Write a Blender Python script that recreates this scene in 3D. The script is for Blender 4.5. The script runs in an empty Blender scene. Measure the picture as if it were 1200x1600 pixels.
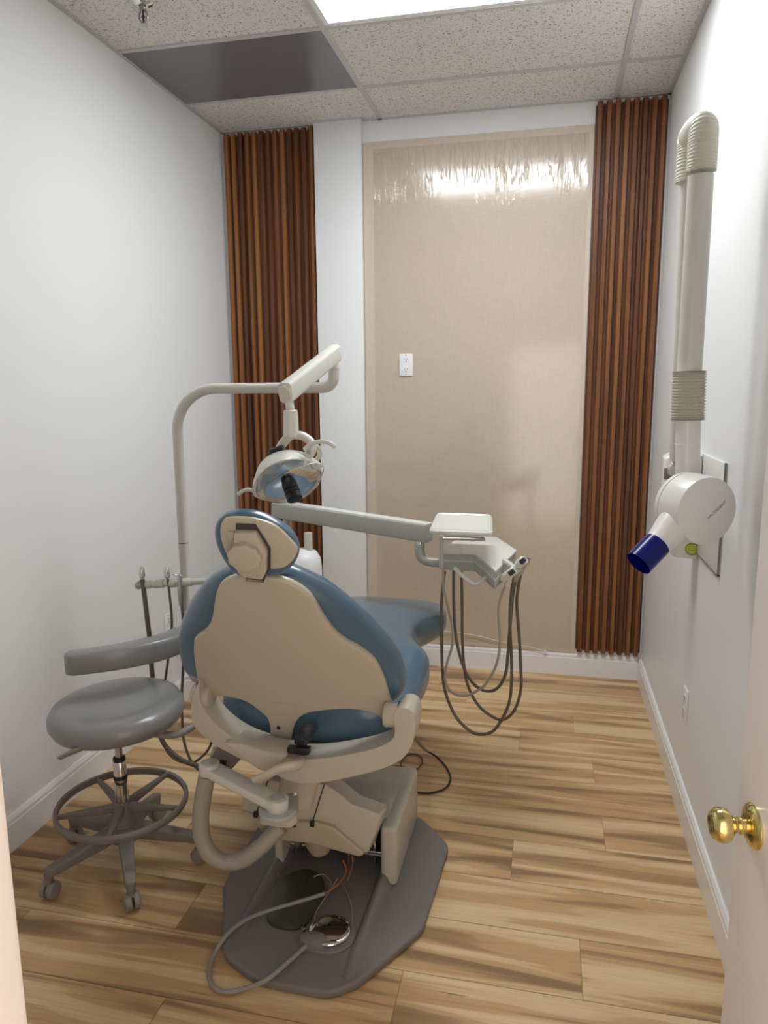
import bpy, bmesh, math, random
from mathutils import Vector, Matrix
from mathutils.geometry import tessellate_polygon
random.seed(7)
PI = math.pi
V = Vector
SC = bpy.context.scene
COL = SC.collection

# ------------------------------------------------------------------ camera
CP = V((0.9297, -4.1558, 1.6479))
FR = V((0.97628, 0.21640, -0.00742)).normalized()
FF = V((-0.21454, 0.96214, -0.16811)).normalized()
FU = FR.cross(FF).normalized()
FPX = 1142.5
cam_d = bpy.data.cameras.new('camera')
cam = bpy.data.objects.new('camera', cam_d)
COL.objects.link(cam)
m = Matrix((FR, FU, -FF)).transposed().to_4x4()
m.translation = CP
cam.matrix_world = m
cam_d.sensor_fit = 'HORIZONTAL'
cam_d.sensor_width = 36.0
cam_d.lens = FPX / 1200 * 36.0
cam_d.clip_start = 0.02
SC.camera = cam

# ------------------------------------------------------------------ world, exposure, light levels
SC.view_settings.view_transform = 'Standard'
SC.view_settings.look = 'None'
SC.view_settings.gamma = 1.0
SC.view_settings.use_curve_mapping = False
SC.view_settings.exposure = 1.15
w = bpy.data.worlds.new('world')
SC.world = w
w.use_nodes = True
bg = w.node_tree.nodes['Background']
bg.inputs[0].default_value = (1.0, 0.90, 0.80, 1)
bg.inputs[1].default_value = 1.05
PANEL_STRENGTH = 8.6

# ------------------------------------------------------------------ helpers
ORG = {}

def ray(u, v):
    return FF + FR * ((u - 600) / FPX) - FU * ((v - 800) / FPX)

def py_(u, v, y):
    """point seen at that place of the photograph, at room depth y"""
    d = ray(u, v)
    return CP + d * ((y - CP.y) / d.y)

def pz_(u, v, z):
    d = ray(u, v)
    return CP + d * ((z - CP.z) / d.z)

def pn_(u, v, p0, n):
    d = ray(u, v)
    return CP + d * ((p0 - CP).dot(n) / d.dot(n))

def tag(o, label=None, cat=None, group=None, kind=None):
    if label: o['label'] = label
    if cat: o['category'] = cat
    if group: o['group'] = group
    if kind: o['kind'] = kind
    return o

def thing(name, label, cat, loc, group=None):
    o = bpy.data.objects.new(name, None)
    o.empty_display_size = 0.05
    COL.objects.link(o)
    o.location = loc
    ORG[o] = V(loc)
    return tag(o, label, cat, group)

def obj(name, bm, mat, parent=None, sharp=32, label=None):
    me = bpy.data.meshes.new(name)
    bmesh.ops.recalc_face_normals(bm, faces=bm.faces)
    if parent is None:
        xs = [v.co for v in bm.verts]
        lo = V([min(c[i] for c in xs) for i in range(3)])
        hi = V([max(c[i] for c in xs) for i in range(3)])
        org = V(((lo.x + hi.x) / 2, (lo.y + hi.y) / 2, lo.z))
    else:
        org = ORG[parent]
    bmesh.ops.translate(bm, verts=bm.verts, vec=-org)
    bm.to_mesh(me)
    bm.free()
    for p in me.polygons:
        p.use_smooth = True
    me.set_sharp_from_angle(angle=math.radians(sharp))
    for mm in (mat if isinstance(mat, (list, tuple)) else [mat]):
        me.materials.append(mm)
    o = bpy.data.objects.new(name, me)
    COL.objects.link(o)
    if parent is None:
        o.location = org
    else:
        o.parent = parent
    ORG[o] = org
    if label: o['label'] = label
    return o

def B():
    return bmesh.new()

def bevel_sharp(bm, w_, seg=2, ang=30, faces=None):
    es = [e for e in bm.edges if len(e.link_faces) == 2 and e.calc_face_angle(0) > math.radians(ang)]
    if faces is not None:
        es = [e for e in es if any(f in faces for f in e.link_faces)]
    if es:
        bmesh.ops.bevel(bm, geom=es, offset=w_, offset_type='OFFSET', segments=seg, profile=0.5, affect='EDGES', clamp_overlap=True)

def box(bm, lo, hi, bev=0.0, seg=2, mtx=None):
    t = bmesh.new()
    bmesh.ops.create_cube(t, size=1)
    lo, hi = V(lo), V(hi)
    for v in t.verts:
        v.co = V(((lo[i] + hi[i]) / 2 + v.co[i] * (hi[i] - lo[i])) for i in range(3))
    if bev: bevel_sharp(t, bev, seg)
    if mtx: bmesh.ops.transform(t, matrix=mtx, verts=t.verts)
    join(bm, t)
    return bm

def join(bm, t):
    me = bpy.data.meshes.new('tmp')
    t.to_mesh(me)
    t.free()
    bm.from_mesh(me)
    bpy.data.meshes.remove(me)

def frame(axis, up=V((0, 0, 1))):
    a = V(axis).normalized()
    if abs(a.dot(up)) > 0.98: up = V((0, 1, 0))
    x = up.cross(a).normalized()
    y = a.cross(x).normalized()
    return x, y, a

def lathe(bm, origin, axis, prof, n=32, sx=1.0, sy=1.0, up=V((0, 0, 1)), cap=True):
    """prof = [(radius, height)...] turned about axis"""
    x, y, a = frame(axis, up)
    o = V(origin)
    rings = []
    for r, h in prof:
        if r < 1e-5:
            rings.append([bm.verts.new(o + a * h)])
        else:
            rings.append([bm.verts.new(o + a * h + x * (r * sx * math.cos(2 * PI * k / n)) + y * (r * sy * math.sin(2 * PI * k / n))) for k in range(n)])
    for A, C in zip(rings, rings[1:]):
        if len(A) == 1 and len(C) == 1: continue
        for k in range(n):
            k2 = (k + 1) % n
            if len(A) == 1: bm.faces.new((A[0], C[k2], C[k]))
            elif len(C) == 1: bm.faces.new((A[k], A[k2], C[0]))
            else: bm.faces.new((A[k], A[k2], C[k2], C[k]))
    if cap:
        if len(rings[0]) > 1: bm.faces.new(list(reversed(rings[0])))
        if len(rings[-1]) > 1: bm.faces.new(rings[-1])
    return bm

def cyl(bm, p0, p1, r, r2=None, n=24, bev=0.0):
    p0, p1 = V(p0), V(p1)
    h = (p1 - p0).length
    r2 = r if r2 is None else r2
    if bev:
        prof = [(r - bev, 0), (r - bev * .3, bev * .3), (r, bev), (r2, h - bev), (r2 - bev * .3, h - bev * .3), (r2 - bev, h)]
    else:
        prof = [(r, 0), (r2, h)]
    return lathe(bm, p0, p1 - p0, prof, n)

def smooth_path(pts, k=6, closed=False):
    pts = [V(p) for p in pts]
    n = len(pts)
    out = []
    rng = n if closed else n - 1
    for i in range(rng):
        if closed:
            a, b, c, d = pts[(i - 1) % n], pts[i], pts[(i + 1) % n], pts[(i + 2) % n]
        else:
            a, b, c, d = pts[max(i - 1, 0)], pts[i], pts[i + 1], pts[min(i + 2, n - 1)]
        for j in range(k):
            t = j / k
            out.append(0.5 * ((2 * b) + (c - a) * t + (2 * a - 5 * b + 4 * c - d) * t * t + (3 * b - a - 3 * c + d) * t ** 3))
    if not closed: out.append(pts[-1])
    return out

def tube(bm, pts, r, n=12, smooth=6, rfun=None, sx=1.0, sy=1.0, up=None):
    P = smooth_path(pts, smooth) if smooth else [V(p) for p in pts]
    T = [(P[min(i + 1, len(P) - 1)] - P[max(i - 1, 0)]).normalized() for i in range(len(P))]
    if up is None:
        x = T[0].orthogonal().normalized()
    else:
        x = up.cross(T[0]).normalized()
    rings = []
    L = len(P) - 1
    for i, p in enumerate(P):
        if up is not None:
            c = up.cross(T[i])
            if c.length > 1e-3: x = c.normalized()
        x = (x - T[i] * x.dot(T[i])).normalized()
        y = T[i].cross(x)
        rr = r if rfun is None else rfun(i / L)
        rings.append([bm.verts.new(p + x * (rr * sx * math.cos(2 * PI * k / n)) + y * (rr * sy * math.sin(2 * PI * k / n))) for k in range(n)])
    for A, C in zip(rings, rings[1:]):
        for k in range(n):
            k2 = (k + 1) % n
            bm.faces.new((A[k], A[k2], C[k2], C[k]))
    bm.faces.new(list(reversed(rings[0])))
    bm.faces.new(rings[-1])
    return bm

def beam(bm, p0, p1, w0, h0, w1=None, h1=None, rnd=0.35, up=V((0, 0, 1)), n=5, dome=0.0):
    """bar with a rounded rectangular section"""
    p0, p1 = V(p0), V(p1)
    w1 = w0 if w1 is None else w1
    h1 = h0 if h1 is None else h1
    x, y, a = frame(p1 - p0, up)
    L = (p1 - p0).length
    def ring(c, w_, h_, s=1.0):
        r = min(w_, h_) * rnd
        out = []
        for (qx, qy, a0) in ((1, 1, 0), (-1, 1, PI / 2), (-1, -1, PI), (1, -1, 1.5 * PI)):
            for j in range(n):
                t = a0 + (PI / 2) * j / (n - 1)
                out.append(bm.verts.new(c + x * (s * (qx * (w_ / 2 - r) + r * math.cos(t))) + y * (s * (qy * (h_ / 2 - r) + r * math.sin(t)))))
        return out
    e = min(w0, h0) * 0.12
    rs = [ring(p0, w0, h0, .82), ring(p0 + a * e, w0, h0), ring(p1 - a * e, w1, h1), ring(p1, w1, h1, .82)]
    for A, C in zip(rs, rs[1:]):
        k = len(A)
        for i in range(k):
            bm.faces.new((A[i], A[(i + 1) % k], C[(i + 1) % k], C[i]))
    bm.faces.new(list(reversed(rs[0])))
    bm.faces.new(rs[-1])
    return bm

def prism(bm, pts, vec, bev=0.0, seg=2, smooth=0):
    """closed outline of 3D points extruded by vec"""
    P = smooth_path(pts, smooth, True) if smooth else [V(p) for p in pts]
    t = bmesh.new()
    a = [t.verts.new(p) for p in P]
    b = [t.verts.new(p + V(vec)) for p in P]
    t.faces.new(a)
    t.faces.new(list(reversed(b)))
    n = len(P)
    for i in range(n):
        t.faces.new((a[i], b[i], b[(i + 1) % n], a[(i + 1) % n]))
    bmesh.ops.recalc_face_normals(t, faces=t.faces)
    if bev: bevel_sharp(t, bev, seg, 40)
    bmesh.ops.triangulate(t, faces=[f for f in t.faces if len(f.verts) > 4])
    join(bm, t)
    return bm

def round_poly(pts, r, n=4):
    """round the corners of a closed 2D/3D outline"""
    P = [V(p) for p in pts]
    out = []
    for i, p in enumerate(P):
        a = (P[i - 1] - p)
        b = (P[(i + 1) % len(P)] - p)
        rr = min(r, a.length * .45, b.length * .45)
        s = p + a.normalized() * rr
        e = p + b.normalized() * rr
        for k in range(n + 1):
            t = k / n
            out.append(s * (1 - t) ** 2 + p * 2 * t * (1 - t) + e * t * t)
    return out

def pillow2(bm, outline, fn, thick, r, K=5, bend=None, cut=0.03):
    """outline: 2D points; fn(a,b,c) -> world; rounded-edge cushion of given thickness, depth c from 0 to thick"""
    n = len(outline)
    P = [V((p[0], p[1])) for p in outline]
    area = sum(P[i].x * P[(i + 1) % n].y - P[(i + 1) % n].x * P[i].y for i in range(n))
    sg = 1 if area > 0 else -1
    N = []
    for i in range(n):
        t = (P[(i + 1) % n] - P[i - 1]).normalized()
        N.append(V((-t.y, t.x)) * sg)
    t = bmesh.new()
    rings = []
    for s_, base in ((-1, r), (1, thick - r)):
        ks = range(K + 1)
        for k in ks:
            ang = (PI / 2) * (k / K)
            if s_ < 0:
                ins = r * (1 - math.sin(ang)); c = r - r * math.cos(ang)
            else:
                ins = r * (1 - math.cos(ang)); c = thick - r + r * math.sin(ang)
            rings.append([t.verts.new(V((P[i].x + N[i].x * ins, P[i].y + N[i].y * ins, c))) for i in range(n)])
    for A, C in zip(rings, rings[1:]):
        for i in range(n):
            t.faces.new((A[i], A[(i + 1) % n], C[(i + 1) % n], C[i]))
    tris = tessellate_polygon([[V((p.x, p.y, 0)) for p in P]])
    for rg in (rings[0], rings[-1]):
        for q in tris:
            try: t.faces.new([rg[i] for i in q])
            except ValueError: pass
    if bend:
        xs = [p.x for p in P]
        x = min(xs) + cut
        while x < max(xs):
            g = list(t.verts) + list(t.edges) + list(t.faces)
            bmesh.ops.bisect_plane(t, geom=g, plane_co=(x, 0, 0), plane_no=(1, 0, 0))
            x += cut
    for v in t.verts:
        c = v.co.z + (bend(v.co.x, v.co.y) if bend else 0)
        v.co = fn(v.co.x, v.co.y, c)
    bmesh.ops.recalc_face_normals(t, faces=t.faces)
    join(bm, t)
    return bm

# ------------------------------------------------------------------ materials
def mat(name, col, rough=0.5, metal=0.0, coat=0.0, bump=0.0, bscale=200.0, var=0.0, vscale=6.0, spec=0.5, trans=0.0, ior=1.45, emis=None, estr=0.0, coord='Object'):
    m_ = bpy.data.materials.new(name)
    m_.use_nodes = True
    nt = m_.node_tree
    b = nt.nodes['Principled BSDF']
    b.inputs['Base Color'].default_value = (*col, 1)
    b.inputs['Roughness'].default_value = rough
    b.inputs['Metallic'].default_value = metal
    b.inputs['Coat Weight'].default_value = coat
    b.inputs['Coat Roughness'].default_value = 0.12
    b.inputs['Specular IOR Level'].default_value = spec
    b.inputs['Transmission Weight'].default_value = trans
    b.inputs['IOR'].default_value = ior
    if emis:
        b.inputs['Emission Color'].default_value = (*emis, 1)
        b.inputs['Emission Strength'].default_value = estr
    tc = nt.nodes.new('ShaderNodeTexCoord')
    if var:
        nz = nt.nodes.new('ShaderNodeTexNoise')
        nz.inputs['Scale'].default_value = vscale
        nz.inputs['Detail'].default_value = 5
        mr = nt.nodes.new('ShaderNodeMapRange')
        mr.inputs['To Min'].default_value = 1 - var
        mr.inputs['To Max'].default_value = 1 + var
        mx = nt.nodes.new('ShaderNodeVectorMath'); mx.operation = 'SCALE'
        mx.inputs[0].default_value = col
        nt.links.new(tc.outputs[coord], nz.inputs['Vector'])
        nt.links.new(nz.outputs['Fac'], mr.inputs['Value'])
        nt.links.new(mr.outputs[0], mx.inputs['Scale'])
        nt.links.new(mx.outputs[0], b.inputs['Base Color'])
    if bump:
        nb = nt.nodes.new('ShaderNodeTexNoise')
        nb.inputs['Scale'].default_value = bscale
        nb.inputs['Detail'].default_value = 3
        bp = nt.nodes.new('ShaderNodeBump')
        bp.inputs['Strength'].default_value = bump
        bp.inputs['Distance'].default_value = 0.002
        nt.links.new(tc.outputs[coord], nb.inputs['Vector'])
        nt.links.new(nb.outputs['Fac'], bp.inputs['Height'])
        nt.links.new(bp.outputs[0], b.inputs['Normal'])
    return m_

M = {}
M['wall'] = mat('wall_paint', (0.81, 0.82, 0.82), 0.42, bump=0.10, bscale=90, var=0.012, vscale=3, spec=0.35)
M['trim'] = mat('trim_paint', (0.82, 0.81, 0.80), 0.3, var=0.01)
M['door'] = mat('door_paint', (0.80, 0.74, 0.71), 0.35, var=0.015, vscale=2)
M['jamb'] = mat('jamb_paint', (0.80, 0.72, 0.66), 0.4, var=0.015, vscale=2)
M['beige'] = mat('beige_plastic', (0.49, 0.445, 0.36), 0.28, coat=0.25, var=0.02)
M['shell'] = mat('shell_plastic', (0.49, 0.432, 0.34), 0.30, coat=0.25, var=0.02)
M['tan'] = mat('tan_plastic', (0.42, 0.35, 0.25), 0.4, var=0.06, vscale=20)
M['cream'] = mat('cream_metal', (0.60, 0.57, 0.495), 0.3, coat=0.3, var=0.015)
M['ivory'] = mat('ivory_plastic', (0.66, 0.66, 0.60), 0.3, coat=0.2, var=0.01)
M['greyenamel'] = mat('grey_enamel', (0.42, 0.42, 0.375), 0.3, coat=0.4, var=0.02)
M['blue'] = mat('blue_vinyl', (0.068, 0.132, 0.195), 0.30, coat=0.45, bump=0.08, bscale=350, var=0.05, vscale=5)
M['stoolvinyl'] = mat('grey_vinyl', (0.225, 0.222, 0.22), 0.33, coat=0.4, bump=0.06, bscale=400, var=0.02)
M['stoolgrey'] = mat('taupe_plastic', (0.195, 0.172, 0.148), 0.5, bump=0.2, bscale=500, var=0.05, vscale=30)
M['caster'] = mat('caster_plastic', (0.24, 0.222, 0.19), 0.45, var=0.05, vscale=30)
M['plate'] = mat('plate_grey', (0.175, 0.157, 0.147), 0.5, bump=0.15, bscale=700, var=0.05, vscale=9)
M['dark'] = mat('black_plastic', (0.018, 0.018, 0.02), 0.4, var=0.1, vscale=20)
M['blackrub'] = mat('black_rubber', (0.014, 0.014, 0.016), 0.35, var=0.1, vscale=40)
M['chrome'] = mat('chrome', (0.72, 0.72, 0.72), 0.1, 1.0, var=0.02)
M['steel'] = mat('brushed_steel', (0.50, 0.49, 0.46), 0.26, 1.0, var=0.06, vscale=30)
M['brass'] = mat('polished_brass', (0.72, 0.60, 0.25), 0.12, 1.0, var=0.02)
M['tubedark'] = mat('taupe_tubing', (0.14, 0.115, 0.088), 0.45, var=0.05)
M['tubelight'] = mat('beige_tubing', (0.40, 0.36, 0.29), 0.45, var=0.05)
M['cable'] = mat('grey_cable', (0.28, 0.25, 0.215), 0.45, var=0.06, vscale=20)
M['hosebig'] = mat('suction_hose', (0.36, 0.325, 0.27), 0.5, var=0.04)
M['orange'] = mat('orange_tube', (0.45, 0.16, 0.04), 0.4, var=0.05)
M['oval'] = mat('stained_metal', (0.075, 0.072, 0.052), 0.35, 0.3, var=0.5, vscale=14)
M['mirror'] = mat('mirror_disc', (0.62, 0.61, 0.58), 0.06, 1.0, var=0.03)
M['white'] = mat('white_plastic', (0.84, 0.84, 0.84), 0.3, var=0.01)
M['slot'] = mat('slot_dark', (0.05, 0.05, 0.05), 0.5, var=0.05)
M['xray'] = mat('xray_cream', (0.62, 0.61, 0.55), 0.34, coat=0.15, var=0.015)
M['bellows'] = mat('bellows_cream', (0.60, 0.59, 0.49), 0.5, var=0.02)
M['xwhite'] = mat('xray_white', (0.76, 0.74, 0.71), 0.3, coat=0.2, var=0.01)
M['bluetube'] = mat('cobalt_plastic', (0.002, 0.006, 0.13), 0.22, coat=0.1, var=0.03, spec=0.3)
M['yellow'] = mat('yellow_sticker', (0.62, 0.74, 0.02), 0.4, var=0.03, vscale=40)
M['tubestool'] = mat('stool_tube', (0.30, 0.28, 0.25), 0.4, var=0.02)
M['print'] = mat('grey_print', (0.20, 0.20, 0.20), 0.5, var=0.03)
M['panelgrey'] = mat('grey_plastic_sheet', (0.175, 0.175, 0.185), 0.22, var=0.06, vscale=3)
M['tbar'] = mat('tee_bar', (0.55, 0.54, 0.53), 0.45, var=0.02)
M['reflect'] = mat('lamp_reflector', (0.80, 0.81, 0.80), 0.22, 0.55, var=0.05)
M['diffuser'] = mat('light_diffuser', (0.9, 0.9, 0.9), 0.5, emis=(0.93, 0.97, 1.0), estr=PANEL_STRENGTH)

def clearmat(name, tint, rough, base=0.06, wr=False):
    m_ = bpy.data.materials.new(name); m_.use_nodes = True
    nt = m_.node_tree; nt.nodes.clear()
    out = nt.nodes.new('ShaderNodeOutputMaterial')
    mix = nt.nodes.new('ShaderNodeMixShader')
    tr = nt.nodes.new('ShaderNodeBsdfTransparent'); tr.inputs[0].default_value = (*tint, 1)
    gl = nt.nodes.new('ShaderNodeBsdfGlossy'); gl.inputs['Roughness'].default_value = rough
    gl.inputs[0].default_value = (1, 1, 1, 1)
    fr = nt.nodes.new('ShaderNodeFresnel'); fr.inputs[0].default_value = 1.5
    ad = nt.nodes.new('ShaderNodeMath'); ad.operation = 'ADD'; ad.inputs[1].default_value = base; ad.use_clamp = True
    nt.links.new(fr.outputs[0], ad.inputs[0])
    ge = nt.nodes.new('ShaderNodeNewGeometry')
    iv = nt.nodes.new('ShaderNodeMath'); iv.operation = 'SUBTRACT'; iv.inputs[0].default_value = 1.0
    fm = nt.nodes.new('ShaderNodeMath'); fm.operation = 'MULTIPLY'
    nt.links.new(ge.outputs['Backfacing'], iv.inputs[1])
    nt.links.new(ad.outputs[0], fm.inputs[0]); nt.links.new(iv.outputs[0], fm.inputs[1])
    nt.links.new(fm.outputs[0] if wr else ad.outputs[0], mix.inputs[0])
    nt.links.new(tr.outputs[0], mix.inputs[1]); nt.links.new(gl.outputs[0], mix.inputs[2])
    nt.links.new(mix.outputs[0], out.inputs[0])
    if wr:
        tc = nt.nodes.new('ShaderNodeTexCoord')
        mp = nt.nodes.new('ShaderNodeMapping'); mp.inputs['Scale'].default_value = (44, 1, 5.5)
        nz = nt.nodes.new('ShaderNodeTexNoise'); nz.inputs['Scale'].default_value = 1.0; nz.inputs['Detail'].default_value = 4
        nz.inputs['Distortion'].default_value = 0.7
        # sharp ridges
        s1 = nt.nodes.new('ShaderNodeMath'); s1.operation = 'SUBTRACT'; s1.inputs[1].default_value = 0.5
        s2 = nt.nodes.new('ShaderNodeMath'); s2.operation = 'ABSOLUTE'
        s3 = nt.nodes.new('ShaderNodeMapRange'); s3.inputs['From Min'].default_value = 0.0; s3.inputs['From Max'].default_value = 0.04
        s3.inputs['To Min'].default_value = 1.0; s3.inputs['To Max'].default_value = 0.0
        sp = nt.nodes.new('ShaderNodeSeparateXYZ')
        # wrinkled only along the top of the sheet, and ragged
        n2 = nt.nodes.new('ShaderNodeTexNoise'); n2.inputs['Scale'].default_value = 4.0
        a1 = nt.nodes.new('ShaderNodeMath'); a1.operation = 'MULTIPLY_ADD'; a1.inputs[1].default_value = 0.5
        mk = nt.nodes.new('ShaderNodeMapRange'); mk.inputs['From Min'].default_value = 2.90; mk.inputs['From Max'].default_value = 3.10
        mu = nt.nodes.new('ShaderNodeMath'); mu.operation = 'MULTIPLY'
        bp = nt.nodes.new('ShaderNodeBump'); bp.inputs['Strength'].default_value = 0.9; bp.inputs['Distance'].default_value = 0.0034
        L = nt.links.new
        L(tc.outputs['Object'], mp.inputs[0]); L(mp.outputs[0], nz.inputs['Vector'])
        L(nz.outputs['Fac'], s1.inputs[0]); L(s1.outputs[0], s2.inputs[0]); L(s2.outputs[0], s3.inputs['Value'])
        L(tc.outputs['Object'], sp.inputs[0]); L(tc.outputs['Object'], n2.inputs['Vector'])
        L(n2.outputs['Fac'], a1.inputs[0]); L(sp.outputs['Z'], a1.inputs[2])
        L(a1.outputs[0], mk.inputs['Value'])
        L(s3.outputs[0], mu.inputs[0]); L(mk.outputs[0], mu.inputs[1])
        L(mu.outputs[0], bp.inputs['Height'])
        L(bp.outputs[0], gl.inputs['Normal']); L(bp.outputs[0], fr.inputs['Normal'])
    return m_
M['shield'] = clearmat('clear_shield', (0.93, 0.96, 0.97), 0.06, 0.06)
M['film'] = clearmat('clear_film', (0.98, 0.98, 0.97), 0.12, 0.032, True)

def node_ramp(nt, stops):
    r = nt.nodes.new('ShaderNodeValToRGB')
    els = r.color_ramp.elements
    while len(els) < len(stops): els.new(0.5)
    for e, (p, c) in zip(els, stops):
        e.position = p; e.color = (*c, 1)
    return r

def wood_floor():
    m_ = bpy.data.materials.new('maple_planks'); m_.use_nodes = True
    nt = m_.node_tree; b = nt.nodes['Principled BSDF']; L = nt.links.new
    uv = nt.nodes.new('ShaderNodeUVMap'); uv.uv_map = 'plank'
    at = nt.nodes.new('ShaderNodeAttribute'); at.attribute_name = 'rnd'
    mp = nt.nodes.new('ShaderNodeMapping'); mp.inputs['Scale'].default_value = (0.85, 11.5, 1)
    L(uv.outputs[0], mp.inputs[0])
    # broad heartwood streaks
    n1 = nt.nodes.new('ShaderNodeTexNoise'); n1.inputs['Scale'].default_value = 1.0; n1.inputs['Detail'].default_value = 3.5; n1.inputs['Roughness'].default_value = 0.45; n1.inputs['Distortion'].default_value = 0.9
    L(mp.outputs[0], n1.inputs['Vector'])
    r1 = node_ramp(nt, [(0.0, (0.19, 0.105, 0.048)), (0.35, (0.28, 0.165, 0.080)), (0.415, (0.38, 0.235, 0.115)), (0.445, (0.52, 0.325, 0.155)), (0.52, (0.55, 0.35, 0.168)), (0.545, (0.64, 0.445, 0.24)), (0.66, (0.70, 0.51, 0.295)), (1.0, (0.72, 0.54, 0.33))])
    ad = nt.nodes.new('ShaderNodeMath'); ad.operation = 'MULTIPLY_ADD'; ad.inputs[1].default_value = 0.08
    sb = nt.nodes.new('ShaderNodeMath'); sb.operation = 'SUBTRACT'; sb.inputs[1].default_value = 0.035
    L(at.outputs['Fac'], ad.inputs[0]); L(n1.outputs['Fac'], ad.inputs[2]); L(ad.outputs[0], sb.inputs[0]); L(sb.outputs[0], r1.inputs[0])
    # fine grain
    mp2 = nt.nodes.new('ShaderNodeMapping'); mp2.inputs['Scale'].default_value = (5, 150, 1)
    n2 = nt.nodes.new('ShaderNodeTexNoise'); n2.inputs['Scale'].default_value = 1.0; n2.inputs['Detail'].default_value = 5
    L(uv.outputs[0], mp2.inputs[0]); L(mp2.outputs[0], n2.inputs['Vector'])
    g = nt.nodes.new('ShaderNodeMapRange'); g.inputs['From Min'].default_value = 0.3; g.inputs['From Max'].default_value = 0.7; g.inputs['To Min'].default_value = 0.90; g.inputs['To Max'].default_value = 1.07
    L(n2.outputs['Fac'], g.inputs['Value'])
    mx = nt.nodes.new('ShaderNodeVectorMath'); mx.operation = 'SCALE'
    L(r1.outputs[0], mx.inputs[0]); L(g.outputs[0], mx.inputs['Scale'])
    # dark mineral streaks, thin
    mp3 = nt.nodes.new('ShaderNodeMapping'); mp3.inputs['Scale'].default_value = (2.6, 42, 1); mp3.inputs['Location'].default_value = (3, 7, 0)
    n3 = nt.nodes.new('ShaderNodeTexNoise'); n3.inputs['Scale'].default_value = 1.0; n3.inputs['Detail'].default_value = 2
    L(uv.outputs[0], mp3.inputs[0]); L(mp3.outputs[0], n3.inputs['Vector'])
    k = nt.nodes.new('ShaderNodeMapRange'); k.inputs['From Min'].default_value = 0.70; k.inputs['From Max'].default_value = 0.80
    L(n3.outputs['Fac'], k.inputs['Value'])
    mm = nt.nodes.new('ShaderNodeMix'); mm.data_type = 'RGBA'
    L(k.outputs[0], mm.inputs['Factor']); L(mx.outputs[0], mm.inputs['A']); mm.inputs['B'].default_value = (0.16, 0.09, 0.045, 1)
    L(mm.outputs['Result'], b.inputs['Base Color'])
    b.inputs['Roughness'].default_value = 0.38
    b.inputs['Specular IOR Level'].default_value = 0.4
    return m_
M['floor'] = wood_floor()

def slat_wood():
    m_ = bpy.data.materials.new('walnut_slats'); m_.use_nodes = True
    nt = m_.node_tree; b = nt.nodes['Principled BSDF']; L = nt.links.new
    at = nt.nodes.new('ShaderNodeAttribute'); at.attribute_name = 'rnd'
    tc = nt.nodes.new('ShaderNodeTexCoord')
    mp = nt.nodes.new('ShaderNodeMapping'); mp.inputs['Scale'].default_value = (60, 60, 1.1)
    L(tc.outputs['Object'], mp.inputs[0])
    n1 = nt.nodes.new('ShaderNodeTexNoise'); n1.inputs['Scale'].default_value = 1.0; n1.inputs['Detail'].default_value = 4
    L(mp.outputs[0], n1.inputs['Vector'])
    ad = nt.nodes.new('ShaderNodeMath'); ad.operation = 'MULTIPLY_ADD'; ad.inputs[1].default_value = 0.5
    hf = nt.nodes.new('ShaderNodeMath'); hf.operation = 'MULTIPLY'; hf.inputs[1].default_value = 0.9
    L(n1.outputs['Fac'], hf.inputs[0]); L(at.outputs['Fac'], ad.inputs[0]); L(hf.outputs[0], ad.inputs[2])
    r = node_ramp(nt, [(0.25, (0.045, 0.012, 0.004)), (0.5, (0.125, 0.040, 0.012)), (0.7, (0.215, 0.080, 0.024)), (0.95, (0.33, 0.135, 0.042))])
    L(ad.outputs[0], r.inputs[0]); L(r.outputs[0], b.inputs['Base Color'])
    b.inputs['Roughness'].default_value = 0.4
    return m_
M['slat'] = slat_wood()

def linen():
    m_ = bpy.data.materials.new('beige_linen_laminate'); m_.use_nodes = True
    nt = m_.node_tree; b = nt.nodes['Principled BSDF']; L = nt.links.new
    tc = nt.nodes.new('ShaderNodeTexCoord')
    acc = None
    for sc in ((260, 260, 14), (12, 12, 260)):
        mp = nt.nodes.new('ShaderNodeMapping'); mp.inputs['Scale'].default_value = sc
        nz = nt.nodes.new('ShaderNodeTexNoise'); nz.inputs['Scale'].default_value = 1; nz.inputs['Detail'].default_value = 3
        L(tc.outputs['Object'], mp.inputs[0]); L(mp.outputs[0], nz.inputs['Vector'])
        if acc is None: acc = nz
        else:
            ad = nt.nodes.new('ShaderNodeMath'); ad.operation = 'ADD'
            L(acc.outputs['Fac'], ad.inputs[0]); L(nz.outputs['Fac'], ad.inputs[1])
            r = node_ramp(nt, [(0.0, (0.52, 0.43, 0.34)), (1.0, (0.70, 0.595, 0.485))])
            mr = nt.nodes.new('ShaderNodeMapRange'); mr.inputs['From Min'].default_value = 0.35; mr.inputs['From Max'].default_value = 1.65
            L(ad.outputs[0], mr.inputs['Value']); L(mr.outputs[0], r.inputs[0]); L(r.outputs[0], b.inputs['Base Color'])
    b.inputs['Roughness'].default_value = 0.5
    return m_
M['linen'] = linen()

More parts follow.
